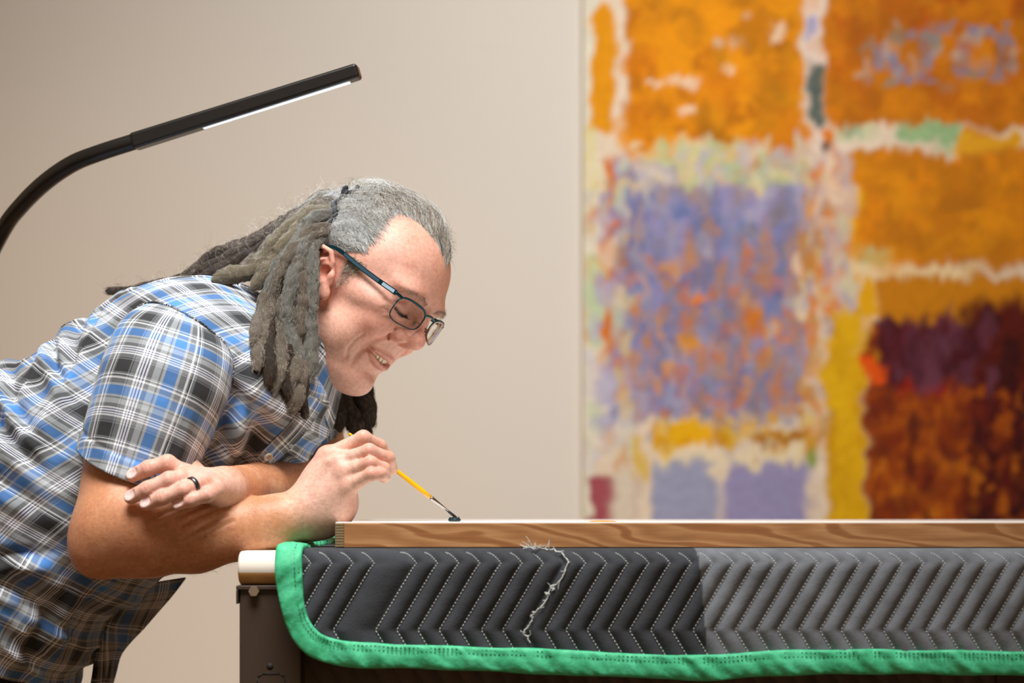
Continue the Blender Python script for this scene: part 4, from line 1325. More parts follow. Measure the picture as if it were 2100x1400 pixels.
FOLDS = [
    ([(-30, 800), (50, 862), (105, 930), (160, 985)], 0.012, 13), ([(55, 745), (80, 820), (118, 890), (170, 930)], 0.008, 11),
    ([(140, 690), (160, 760), (198, 830)], 0.008, 10), ([(205, 650), (196, 720), (200, 790)], 0.007, 10), ([(10, 770), (28, 830), (66, 900)], 0.008, 11),
    ([(270, 612), (240, 650), (218, 700)], 0.006, 9), ([(-20, 930), (60, 985), (140, 1040)], 0.009, 13), ([(40, 1140), (95, 1128), (150, 1128)], 0.011, 12),
    ([(-20, 1180), (50, 1172), (110, 1200), (150, 1260)], 0.009, 13), ([(0, 1080), (60, 1120), (100, 1180)], 0.007, 12), ([(160, 1210), (110, 1290), (90, 1380)], 0.007, 12), ([(240, 1200), (180, 1260), (150, 1340)], 0.007, 11),
    ([(425, 985), (480, 915), (520, 830), (530, 740)], 0.011, 12), ([(470, 1000), (530, 930), (560, 860)], 0.008, 11), ([(548, 985), (590, 940), (625, 900)], 0.006, 9)]


T = [sec2((-340, 1200), (134, 1402), 0.185), sec2((-262, 1015), (206, 1292), 0.19), sec2((-130, 850), (318, 1190), 0.185), sec2((0, 766), (430, 1105), 0.178),
     sec2((105, 714), (500, 1035), 0.176), sec2((200, 656), (550, 985), 0.180), sec2((262, 606), (598, 945), 0.186), sec2((338, 576), (642, 900), 0.184),
     sec2((428, 568), (668, 850), 0.150), sec2((505, 588), (664, 812), 0.100), sec2((556, 622), (650, 782), 0.068)]
shirt, TV, TN = loft('shirt', T, 230, 300, man, disp=torso_disp, exps=2.3)

# near sleeve
def slv(c, hw, yc, hd, tilt=0.0, dirn=(0.937, 0.348)):
    c3 = P(*c, yc); s = (D0 + yc) / FPX
    return (c3, np.array([dirn[0] * hw * s, 0, -dirn[1] * hw * s]), np.array([0, -hd, tilt]))
def sleeve_disp(V, U, VV, R, ang):
    px = 1050 + V[..., 0] * 1860; py = HZN - (V[..., 2] - CAMZ) * 1860
    q = np.stack([px / 100, py / 100, V[..., 1] * 5], -1)
    rot = np.stack([q[..., 0] * 0.94 + q[..., 1] * 0.34, -q[..., 0] * 0.34 + q[..., 1] * 0.94, q[..., 2]], -1)
    d = 0.006 * ridge(rot * np.array([0.95, 0.30, 0.3]), 1.0, 71) * sstep(350, 460, px + (py - 800) * 0.35) + 0.0022 * fbm(V * 16, 3, 6)
    hem = np.exp(-((R - 0.90) / 0.010) ** 2) * -0.0012 + 0.0012 * sstep(0.90, 0.92, R)
    return d + hem
S = [slv((392, 618), 3, -0.085, 0.004), slv((388, 628), 36, -0.105, 0.030), slv((378, 655), 84, -0.135, 0.055), slv((364, 694), 117, -0.158, 0.074, -0.004), slv((340, 764), 128, -0.176, 0.078, -0.006), slv((315, 832), 126, -0.187, 0.074, -0.009),
     slv((290, 898), 121, -0.197, 0.068, -0.013), slv((270, 952), 115, -0.204, 0.066, -0.017)]
_, SV, SN = loft('sleeve', S, 120, 200, shirt, du=0.02, dv=0.018, disp=sleeve_disp, exps=2.15)
# shoulder seam between the yoke and the sleeve
# far sleeve
FS = [slv((600, 770), 60, 0.10, 0.06, 0, (0.99, 0.1)), slv((630, 830), 72, 0.14, 0.068, 0, (0.99, 0.1)), slv((645, 885), 58, 0.152, 0.066, 0, (1, 0)), slv((652, 928), 50, 0.155, 0.064, 0.004, (1, 0))]
loft('sleeve', FS, 50, 120, shirt, du=0.03, dv=0.02, disp=lambda V, U, VV, R, a: 0.003 * fbm(V * 18, 3, 9))

# collar: stand and fold-over leaf round the neck
cax = unit(np.array([0.72, 0, 0.69]))
cc_ = P(622, 692, 0.0)
cu = unit(np.array([-0.69, 0, 0.72])); cw = np.array([0, -1.0, 0])      # nape direction, camera side
def collar(name, mat):
    na, nr = 140, 26
    a = np.linspace(-math.pi * 0.985, math.pi * 0.985, na)           # 0 at the nape, ends at the throat
    t = np.linspace(0, 1, nr)
    A_, T_ = np.meshgrid(a, t)
    ends = sstep(2.1, 3.05, np.abs(A_))
    ra = 0.056 + 0.0 * A_; rb = 0.068
    drop = 0.040 + 0.016 * ends
    out = 0.004 + 0.020 * T_ ** 0.8
    base_h = 0.012 - 0.004 * ends
    r1 = 1.0
    X = cc_ + cu * (np.cos(A_) * (ra + out))[..., None] + cw * (np.sin(np.abs(A_)) * np.sign(A_) * (rb + out))[..., None]
    h_ = base_h + 0.006 * np.sin(np.pi * np.clip(T_ * 4, 0, 1)) - drop * T_
    X = X + cax * h_[..., None]
    # the points of the collar run forward along the placket
    X = X + (-cu * 0.012 + np.array([0.004, 0, -0.010]))[None, None] * (ends * T_)[..., None]
    X = X + 0.0015 * fbm(X * 30, 2, 4)[..., None] * cax
    U_ = A_ * 0.07; V_ = T_ * 0.052
    o = obj(name, X.reshape(-1, 3), grid_faces(nr, na), mat, shirt, True, uv=np.stack([U_, V_ + 0.02], -1).reshape(-1, 2))
    s_ = o.modifiers.new('thick', 'SOLIDIFY'); s_.thickness = 0.002; s_.offset = 0
    return o
collar('collar', m_plaid)
# collar stand with its button, just under the leaf at the throat
pts = [P(600, 800, -0.055), P(632, 818, -0.055), P(655, 815, -0.047), P(668, 800, -0.036)]
st_c = catmull(np.array(pts), 24)
nrm = np.array([0.25, -1, 0.1]); wv_ = unit(np.array([0.55, 0.0, 0.75]))
wd_ = np.interp(np.linspace(0, 1, 24), [0, 0.5, 0.85, 1], [0.010, 0.011, 0.010, 0.004])
V = np.stack([st_c + wv_ * wd_[:, None] * k for k in np.linspace(-1, 1, 7)], 1)
o = obj('collar_stand', V.reshape(-1, 3), grid_faces(24, 7), m_plaid, shirt, True, uv=np.stack(np.meshgrid(np.linspace(0, 0.022, 7), np.linspace(0, 0.04, 24)), -1).reshape(-1, 2))
s_ = o.modifiers.new('thick', 'SOLIDIFY'); s_.thickness = 0.002
m_button = Mat('shirt_button', srgb(206, 206, 192), 0.3).m
m_hole = Mat('button_hole', (0.02, 0.02, 0.02), 0.8).m
def button(c, n_):
    n_ = unit(n_)
    mb = MB().add(*lathe_data([(-0.001, 0.0052), (0.0006, 0.0055), (0.0016, 0.0052), (0.0018, 0.0042), (0.0010, 0.0034), (0.0009, 0.0004)], c, n_, 22))
    b_ = mb.build('button', m_button, shirt)
    u_ = unit(np.cross(n_, [0.3, 0.2, 1])); w_ = np.cross(n_, u_)
    hb = MB()
    for i_, j_ in ((1, 1), (1, -1), (-1, 1), (-1, -1)):
        hb.add(*lathe_data([(0.0008, 0.0006), (0.0012, 0.0006)], c + (u_ * i_ + w_ * j_) * 0.0012, n_, 8))
    h_ = hb.build('button_holes', m_hole, b_)
    return b_
button(P(651, 806, -0.055), (0.25, -1, 0.1))

# button band down the chest, lying on the shirt
from mathutils import kdtree
near_ = TV[..., 1] < -0.01
tv, tn = TV[near_], TN[near_]
KD = kdtree.KDTree(len(tv))
for i_, q_ in enumerate(tv): KD.insert((q_[0], q_[2], 0.0), i_)
KD.balance()
def on_shirt(px, py, off):
    p = P(px, py, -0.12)
    for _ in range(3):
        h_ = KD.find((p[0], p[2], 0.0)); p = P(px, py, tv[h_[1]][1])
    n_ = tn[h_[1]]; n_ = n_ if n_[1] < 0 else -n_
    return np.array([p[0], tv[h_[1]][1], p[2]]) + n_ * off, n_
band = catmull(np.array([(650, 818), (628, 852), (600, 888), (566, 922), (540, 950), (512, 984)], float), 60)
tg_ = unit(np.gradient(band, axis=0)); nm_ = np.stack([-tg_[:, 1], tg_[:, 0]], 1)
V = np.array([[on_shirt(*(b_ + m_ * w_), 0.0022 if abs(w_) < 17 else 0.0004)[0] for w_ in (-18, -16, -8, 0, 8, 16, 18)] for b_, m_ in zip(band, nm_)])
V[:, :, 1] = np.minimum(V[:, :, 1], np.array([np.convolve(np.pad(V[:, k_, 1], 4, mode='edge'), np.ones(9) / 9, 'valid') for k_ in range(7)]).T)
uu_ = np.linspace(0, 0.02, 7)[None] + np.zeros((60, 1)); vv_ = np.linspace(0, 0.125, 60)[:, None] + np.zeros((1, 7))
obj('button_band', V.reshape(-1, 3), grid_faces(60, 7), m_plaid, shirt, True, uv=np.stack([uu_, vv_], -1).reshape(-1, 2))
pb_, nb_ = on_shirt(547, 932, 0.0034)
button(pb_, nb_)
pb_, nb_ = on_shirt(612, 870, 0.0034)

# seam where the sleeve is set into the shirt
sm_pts = []
for c_ in range(2, 99):
    for r_ in range(2, 75):
        q_ = SV[r_, c_]; h_ = KD.find((q_[0], q_[2], 0.0))
        if h_[2] > 0.012 or q_[1] < tv[h_[1]][1] - 0.0008:
            sm_pts.append(q_ + SN[r_, c_] * 0.0006); break
if len(sm_pts) > 20:
    sm_pts = np.array(sm_pts)
    sm_pts = np.stack([np.convolve(np.pad(sm_pts[:, k_], 4, mode='edge'), np.ones(9) / 9, 'valid') for k_ in range(3)], 1)
    sm_pts = catmull(sm_pts, 260)
    t__ = np.arange(260)
    sm_pts += 0.0004 * np.stack([vnoise(np.stack([t__ * 0.35, 0 * t__, 0 * t__], 1), s_) for s_ in (3, 4, 5)], 1)
    V, F = tube_data(sm_pts, 0.0015 + 0.0004 * vnoise(np.stack([t__ * 0.3, 0 * t__, 0 * t__], 1), 6), 10)
    ln_ = np.r_[0, np.cumsum(np.linalg.norm(np.diff(sm_pts, axis=0), axis=1))]
    uv = np.stack([np.repeat(ln_ * 0.9, 10), np.tile(np.linspace(0.050, 0.052, 10), 260)], -1)
    obj('sleeve_seam', V, F, m_plaid, shirt, True, uv=uv)

# hanging front flap of the open shirt hem
fl = [((250, 1205), (372, 1186)), ((240, 1230), (345, 1222)), ((222, 1255), (316, 1256)), ((208, 1275), (287, 1290)), ((203, 1305), (262, 1316)), ((199, 1345), (240, 1345)), ((196, 1380), (228, 1385)), ((190, 1425), (216, 1425)), ((184, 1470), (206, 1470))]
lft = catmull(np.array([P(*a_, 0.03) for a_, b_ in fl]), 90); rgt = catmull(np.array([P(*b_, 0.045) for a_, b_ in fl]), 90)
tq = np.linspace(0, 1, 34)
V = lft[:, None] * (1 - tq)[None, :, None] + rgt[:, None] * tq[None, :, None]
row = np.linspace(0, 1, 90)[:, None]
V[..., 1] += -0.012 * np.sin(tq * math.pi)[None] * (1 - row * 0.5) + 0.010 * np.sin(tq * 9 + row * 4)[...] * (0.3 + row) + 0.05 * (tq[None] - 0.3)
V[:, :4, 1] -= 0.004
Ud = np.linalg.norm(rgt - lft, axis=1)[:, None] * tq[None]
Vd = np.r_[0, np.cumsum(np.linalg.norm(np.diff((lft + rgt) / 2, axis=0), axis=1))][:, None] + 0 * Ud
o = obj('front_flap', V.reshape(-1, 3), grid_faces(90, 34), m_plaid, shirt, True, uv=np.stack([Ud, Vd], -1).reshape(-1, 2))
s_ = o.modifiers.new('thick', 'SOLIDIFY'); s_.thickness = 0.0025; s_.offset = 0

# ---- trousers and shoes
m = Mat('black_trousers', (0.012, 0.012, 0.014), 0.85); m.bump(m.noise(m.coord('Object'), 300, 3), 0.2, 0.001); m_trs = m.m
tf = Field()
hp = P(-105, 1130, 0.0)
tf.ell(hp + np.array([0.01, 0, -0.03]), (0.125, 0.145, 0.10), 0)
for s in (-1, 1):
    kx = hp[0] + (0.03 if s < 0 else 0.10); ax = hp[0] + (-0.05 if s < 0 else 0.06)
    tf.chain([(hp[0] + 0.01, 0.085 * s, hp[2] - 0.05), (kx, 0.10 * s, 0.50), (ax, 0.11 * s, 0.07)], (0.105, 0.072, 0.066), 0.06)
vv, ff = surface_nets(lambda Q, c, h_: np.maximum(tf.ev(Q, c, h_), 0.035 - Q[..., 2]), (hp[0] - 0.3, -0.3, 0.02), (hp[0] + 0.35, 0.3, hp[2] + 0.2), 0.008, 24)
obj('trousers', vv, ff, m_trs, man)
m_shoe = Mat('black_shoe', (0.02, 0.018, 0.016), 0.45).m
for s in (-1, 1):
    ax = hp[0] + (-0.05 if s < 0 else 0.06)
    sf = Field().ell((ax + 0.10, 0.115 * s, 0.045), (0.12, 0.048, 0.045), 0).ell((ax - 0.01, 0.11 * s, 0.06), (0.06, 0.045, 0.07), 0.04)
    vv, ff = surface_nets(lambda Q, c, h_: np.maximum(sf.ev(Q, c, h_), -Q[..., 2] + 0.002), (ax - 0.12, 0.11 * s - 0.09, -0.02), (ax + 0.26, 0.11 * s + 0.09, 0.16), 0.006, 24)
    vv[:, 2] = np.maximum(vv[:, 2], 0.0)
    obj('shoe', vv, ff, m_shoe, man)
# ------------------------------------------------------------------ hair
def hair_mat(name, stops, rough=0.6):
    m = Mat(name, (0.4, 0.4, 0.4), rough)
    h = m.n('ShaderNodeHairInfo')
    m.base(m.ramp(h.outputs['Random'], stops))
    m.b.inputs['Specular IOR Level'].default_value = 0.35
    return m.m


m_hgrey = hair_mat('grey_hair', [(0.0, srgb(120, 120, 118)), (0.3, srgb(184, 187, 186)), (0.6, srgb(216, 220, 221)), (1.0, srgb(244, 248, 248))])
m_hmix = hair_mat('grey_brown_hair', [(0.0, srgb(74, 64, 54)), (0.45, srgb(148, 137, 122)), (1.0, srgb(220, 212, 198))])
m_hdark = hair_mat('dark_brown_hair', [(0.0, srgb(40, 30, 24)), (0.6, srgb(86, 68, 54)), (1.0, srgb(160, 140, 118))])
m = Mat('scalp_hair', srgb(128, 128, 124), 0.85)
n_ = m.noise(m.coord('UV', (70, 5, 1)), 5, 4, 0.6)
m.base(m.ramp(n_, [(0.3, srgb(74, 72, 68)), (0.55, srgb(120, 119, 115)), (0.8, srgb(166, 167, 165))]))
m.bump(n_, 0.6, 0.003); m_cap = m.m

HC = np.array([0, 0, 0.035])
def head_r(dirs):
    """distance from the skull centre to the head surface along dirs (head frame)"""
    lo_, hi_ = np.full(dirs.shape[:-1], 0.03), np.full(dirs.shape[:-1], 0.16)
    for _ in range(18):
        mid = (lo_ + hi_) / 2
        d = skull.ev(HC + dirs * mid[..., None])
        lo_ = np.where(d < 0, mid, lo_); hi_ = np.where(d < 0, hi_, mid)
    return (lo_ + hi_) / 2
skull = Field().ell((0.0, 0, 0.035), (0.095, 0.076, 0.081), 0.0).ell((0.035, 0, 0.048), (0.060, 0.061, 0.060), 0.02)
skull.ell((0.030, 0, -0.03), (0.05, 0.06, 0.06), 0.02)
# hairline: angle from straight ahead for every angle round the head (0 = top, 90 = ear side)
HLA = np.radians([0, 10, 18.7, 24, 34, 47, 59, 75, 86, 92, 97, 112, 150, 180])
HLB = np.radians([27, 31, 44, 60, 72.5, 70, 66, 65.5, 66, 86, 106, 112, 114, 114])
def beta0(phi): return np.interp(np.abs(phi), HLA, HLB)
def hdir(phi, beta): return np.stack([np.cos(beta), np.sin(beta) * np.sin(phi), np.sin(beta) * np.cos(phi)], -1)
def thick(phi, beta):
    b0 = beta0(phi)
    e = sstep(0.0, 0.75, beta - b0)
    return (0.0004 + e * (0.0112 - 0.004 * sstep(0.8, 1.5, np.abs(phi))))
BC = np.radians(125)                      # where the cord gathers the hair
nphi, nb = 150, 90
ph = np.radians(np.linspace(-140, 140, nphi)); tb = np.linspace(0, 1, nb)
PH, TBm = np.meshgrid(ph, tb, indexing='ij')
BE = beta0(PH) + 0.22 + (np.radians(176) - beta0(PH) - 0.22) * TBm
dr = hdir(PH, BE)
rr_ = head_r(dr) + thick(PH, BE) * (1 - 0.45 * np.exp(-((BE - BC) / 0.10) ** 2))
rr_ = rr_ + 0.0012 * fbm(np.stack([PH * 22, BE * 3, 0 * BE], -1), 3, 15) * sstep(0.0, 0.4, BE - beta0(PH))
cap = H(HC + dr * rr_[..., None])
hair = obj('hair', cap.reshape(-1, 3), grid_faces(nphi, nb), m_cap, man, True, uv=np.stack([PH, BE], -1).reshape(-1, 2))

# black elastic cord round the gathered hair
cp = []
def on_cap(px, py, off):
    """where the line of sight meets the combed hair"""
    q = np.array([P(px, py, y) for y in np.linspace(-0.14, 0.03, 300)]); l_ = Hinv(q) - HC
    r_ = np.linalg.norm(l_, axis=1); d_ = l_ / r_[:, None]
    be_ = np.arccos(np.clip(d_[:, 0], -1, 1)); p_ = np.arctan2(d_[:, 1], d_[:, 2])
    i_ = int(np.argmax(r_ < head_r(d_) + thick(p_, be_) + 0.0004))
    return H(HC + d_[i_] * (r_[i_] + off)) if i_ else None
for q_ in ((666, 500), (667, 480), (672, 464), (684, 454), (690, 438), (687, 422), (698, 412), (709, 404), (722, 398)):
    c_ = on_cap(*q_, 0.0022)
    if c_ is not None: cp.append(c_)
for a_ in np.linspace(8, 104, 18):
    p_ = math.radians(a_); b_ = BC - 0.02 + 0.05 * math.sin(p_ * 3.1)
    d = hdir(np.array([p_]), np.array([b_]))
    cp.append(H(HC + d[0] * (head_r(d)[0] + thick(np.array([p_]), np.array([b_]))[0] * 0.9 + 0.0015)))
cp = catmull(np.array(cp), 160)
cp += 0.0009 * np.stack([vnoise(np.stack([np.arange(160) * .12, np.zeros(160), np.zeros(160)], 1), s_) for s_ in (1, 2, 3)], 1)
m_cord = Mat('black_elastic', (0.010, 0.011, 0.016), 0.7).m
tie = MB().tube(cp, 0.0029 + 0.0008 * vnoise(np.stack([np.arange(160) * .2, np.zeros(160), np.zeros(160)], 1), 7), 9).build('hair_tie', m_cord, hair)
tie['label'] = 'black elastic cord'
kn = on_cap(709, 401, 0.004)
kf = Field().ell((0, 0, 0), (0.0045, 0.004, 0.006), 0).ell((-0.003, 0.0, -0.006), (0.004, 0.004, 0.004), 0.002).ell((0.001, 0, 0.0055), (0.0035, 0.0035, 0.003), 0.002)
vv, ff = surface_nets(lambda Q, c, h_: kf.ev(Q, c, h_), (-0.014, -0.012, -0.016), (0.014, 0.012, 0.016), 0.0009, 20)
obj('knot', vv + kn, ff, m_cord, tie)
vv2 = vv * 0.62 + (P(733, 391, -0.01) if on_cap(733, 391, 0.002) is None else on_cap(733, 391, 0.002)); obj('knot', vv2, ff, m_cord, tie)


_l = Hinv(cp) - HC; _r = np.linalg.norm(_l, axis=1)
_p = np.arctan2(_l[:, 1], _l[:, 2]); _b = np.arccos(_l[:, 0] / _r); _o = np.argsort(_p)
def bcord(phi): return np.interp(phi, _p[_o], _b[_o]) - 0.03
# strands combed from the hairline back to the cord
def comb(n, mat, name, lift, curl, rad, phi_lim=118, seed=1):
    g = np.random.default_rng(seed)
    global BC
    phi0 = np.radians(g.uniform(-phi_lim, phi_lim, n)) if phi_lim > 100 else np.clip(np.radians(g.normal(6, phi_lim, n)), -1.5, 1.5)
    BC = bcord(phi0)
    b0 = beta0(phi0) - 0.10 + np.sqrt(g.random(n)) * 0.45
    u_ = g.random(n) < 0.6
    b0 = np.where(u_, beta0(phi0) - 0.06 + g.random(n) ** 0.7 * (BC - beta0(phi0)) * 0.9, b0)
    n_pts = 18
    t = np.linspace(0, 1, n_pts)
    end_phi = phi0 * 0.86 + g.normal(0, 0.06, n)
    span = np.minimum(BC - b0, g.uniform(0.8, 2.3, n))
    B_ = b0[:, None] + span[:, None] * t
    Ph = phi0[:, None] + (end_phi - phi0)[:, None] * t * (span / np.maximum(BC - b0, 0.05))[:, None]
    cl = vnoise(np.stack([phi0[:, None] * 5 + 0 * t, B_ * 2.6, 0 * B_], -1), 44) + 0.5 * vnoise(np.stack([phi0[:, None] * 14 + 0 * t, B_ * 5, 0 * B_], -1), 45)
    Ph = Ph + 0.085 * cl * np.minimum(1, t * 3)
    amp = curl * g.uniform(0.3, 1.6, n)[:, None]; fr = g.uniform(6, 16, n)[:, None]; p0 = g.uniform(0, 6.3, n)[:, None]
    Ph = Ph + amp * np.sin(fr * t + p0) * t; B_ = B_ + amp * 0.6 * np.cos(fr * 1.1 * t + p0 * 2) * t
    d = hdir(Ph, B_)
    r = head_r(d) + thick(Ph, B_) + lift * g.random(n)[:, None] * np.sin(np.pi * np.clip(t, 0, 1)) + 0.0006 + 0.0013 * cl * np.minimum(1, t * 2) + amp * 0.02 * np.sin(fr * t * 0.8 + p0)
    r[:, 0] -= 0.0015
    return strands(name, H(HC + d * r[..., None]), rad, mat, hair)
comb(17000, m_hgrey, 'combed_strands', 0.0012, 0.035, 0.00014, seed=3)
comb(6500, m_hmix, 'combed_strands', 0.0026, 0.10, 0.00012, 27, seed=4)
comb(1500, m_hgrey, 'combed_strands', 0.0060, 0.16, 0.00010, 117, seed=14)
# loose frizz standing off the crown
def frizz(n, mat, phr, br, ln, seed):
    g = np.random.default_rng(seed)
    ph_ = np.radians(g.uniform(*phr, n)); be = np.radians(g.uniform(*br, n)); ok = be > beta0(ph_) + 0.05
    ph_, be = ph_[ok], be[ok]; k = len(ph_)
    d = hdir(ph_, be); base = HC + d * (head_r(d) + thick(ph_, be) - 0.001)[:, None]
    n_pts = 10; t = np.linspace(0, 1, n_pts)
    L_ = ln * g.uniform(0.4, 1.3, k)
    tang = unit(g.normal(size=(k, 3)) + np.array([-0.3, 0, 0])); b2 = unit(np.cross(d, tang)); tang = np.cross(b2, d)
    fr = g.uniform(2, 7, k)[:, None]; p0 = g.uniform(0, 6.3, k)[:, None]; cr = 0.0022 * g.uniform(0.5, 1.8, k)[:, None]
    S_ = base[:, None] + d[:, None] * (L_[:, None] * np.sin(t * 1.9) * 0.62)[..., None] + tang[:, None] * (L_[:, None] * t * 0.8)[..., None]
    S_ = S_ + tang[:, None] * (cr * np.sin(fr * t + p0) - cr * np.sin(p0))[..., None] + b2[:, None] * (cr * np.cos(fr * t + p0) - cr * np.cos(p0))[..., None]
    return strands('frizz', H(S_), 0.00010, mat, hair)
frizz(4200, m_hmix, (-65, 85), (25, 125), 0.014, 5)
frizz(900, m_hgrey, (-110, -30), (60, 120), 0.007, 6)
# sideburn
g = np.random.default_rng(12)
k = 1500
base = np.stack([g.uniform(0.017, 0.041, k), np.zeros(k), g.uniform(-0.010, 0.032, k)], -1)
keep = (base[:, 0] < 0.020 + 0.55 * (base[:, 2] + 0.004) + g.normal(0, 0.005, k)) & (g.random(k) < 0.35 + 18 * (base[:, 2] + 0.010))
base = base[keep]; k = len(base)
lo_, hi_ = np.full(k, -0.10), np.full(k, -0.03)
for _ in range(18):
    mid = (lo_ + hi_) / 2; q = base.copy(); q[:, 1] = mid; d = hf.ev(q); hi_ = np.where(d < 0, mid, hi_); lo_ = np.where(d < 0, lo_, mid)
base[:, 1] = lo_
t = np.linspace(0, 1, 7)
dirs = unit(np.stack([g.normal(-0.25, 0.4, k), -0.25 - 0.2 * g.random(k), g.normal(-0.7, 0.4, k)], -1))
S_ = base[:, None] + dirs[:, None] * (g.uniform(0.004, 0.010, k)[:, None] * t)[..., None] + 0.0008 * np.sin(t * 6 + g.uniform(0, 6, k)[:, None])[..., None] * np.array([1, 0, 0.5])
strands('sideburn_strands', H(S_), 0.00010, m_hmix, hair)
# eyebrows and lashes
m_brow = hair_mat('brow_hair', [(0, srgb(104, 82, 68)), (1, srgb(176, 152, 132))])
def on_face(yz, x0=0.05, x1=0.125):
    lo_, hi_ = np.full(len(yz), x0), np.full(len(yz), x1)
    for _ in range(18):
        mid = (lo_ + hi_) / 2; d = hf.ev(np.stack([mid, yz[:, 0], yz[:, 1]], -1)); lo_ = np.where(d < 0, mid, lo_); hi_ = np.where(d < 0, hi_, mid)
    return np.stack([lo_, yz[:, 0], yz[:, 1]], -1)
for s in (-1, 1):
    k = 210
    u_ = g.random(k)
    yz = np.stack([s * (0.012 + 0.040 * u_), 0.0245 + 0.009 * np.sin(u_ * 2.1) - 0.006 * u_ ** 3 + g.normal(0, 0.0017, k)], -1)
    b_ = on_face(yz)
    dirs = unit(np.stack([0.45 - 0.6 * u_, s * (0.5 + 0.6 * u_) + g.normal(0, 0.2, k), 0.35 - 0.7 * u_ + g.normal(0, 0.25, k)], -1))
    S_ = b_[:, None] + dirs[:, None] * (g.uniform(0.003, 0.007, k)[:, None] * t)[..., None] + np.array([0.0006, 0, -0.001]) * (t ** 2)[None, :, None]
    strands('eyebrow', H(S_), 0.00010, m_brow, man)
    k = 46; u_ = np.linspace(0, 1, k)
    ctr = catmull(np.array([np.array(p) * (1, s, 1) for p in LID]), k)
    dirs = unit(np.stack([1 - 0.5 * u_, s * (u_ - 0.3) * 1.0, -0.5 + 0 * u_], -1) + g.normal(0, 0.1, (k, 3)))
    S_ = ctr[:, None] + dirs[:, None] * (0.0075 * t)[None, :, None] + np.array([0, 0, 0.0022]) * (t ** 2)[None, :, None]
    strands('eyelashes', H(S_), 0.00016, Mat('lash', (0.012, 0.009, 0.008), 0.6).m, man)

# ---- dreadlocks: each one its own rope
def rope_mat(name, a_, b_, c_):
    m = Mat(name, b_, 0.9)
    v = m.coord('Object')
    f1 = m.noise(m.coord('UV', (30, 420, 1)), 4, 5, 0.75, 1.6); f2 = m.noise(v, 60, 3)
    base_ = m.ramp(f1, [(0.28, a_), (0.52, b_), (0.78, c_)])
    m.base(m.mix(base_, m.ramp(f2, [(0.3, (0.62, 0.58, 0.54)), (0.7, (1.12, 1.1, 1.06))]), 0.8, 'MULTIPLY'))
    m.bump(f1, 0.9, 0.003)
    return m.m
R_GREY = rope_mat('grey_lock', srgb(60, 58, 54), srgb(146, 145, 137), srgb(222, 222, 214))
R_MIX = rope_mat('grey_brown_lock', srgb(50, 43, 37), srgb(130, 119, 105), srgb(208, 199, 184))
R_BRN = rope_mat('brown_lock', srgb(22, 16, 12), srgb(56, 42, 32), srgb(104, 84, 66))
R_TAN = rope_mat('tan_tip_lock', srgb(70, 62, 48), srgb(146, 136, 112), srgb(216, 210, 190))
FUZZ = {R_GREY.name: m_hgrey, R_MIX.name: m_hmix, R_BRN.name: m_hdark, R_TAN.name: m_hmix}
fz = {R_GREY.name: [], R_MIX.name: [], R_BRN.name: [], R_TAN.name: []}
FN = 7
def over_shirt(c, r):
    """lay a lock on the camera side of the shirt instead of inside it"""
    c = c.copy()
    for i_ in range(len(c)):
        hit = KD.find_n((c[i_][0], c[i_][2], 0.0), 3)
        if hit[0][2] > 0.02: continue
        ys_ = min(tv[h_[1]][1] for h_ in hit)
        c[i_][1] = min(c[i_][1], ys_ - r * 0.8)
    y_ = np.convolve(np.pad(c[:, 1], 10, mode='edge'), np.ones(21) / 21, 'valid')
    c[:, 1] = np.minimum(y_, c[:, 1] + 0.004)
    return c


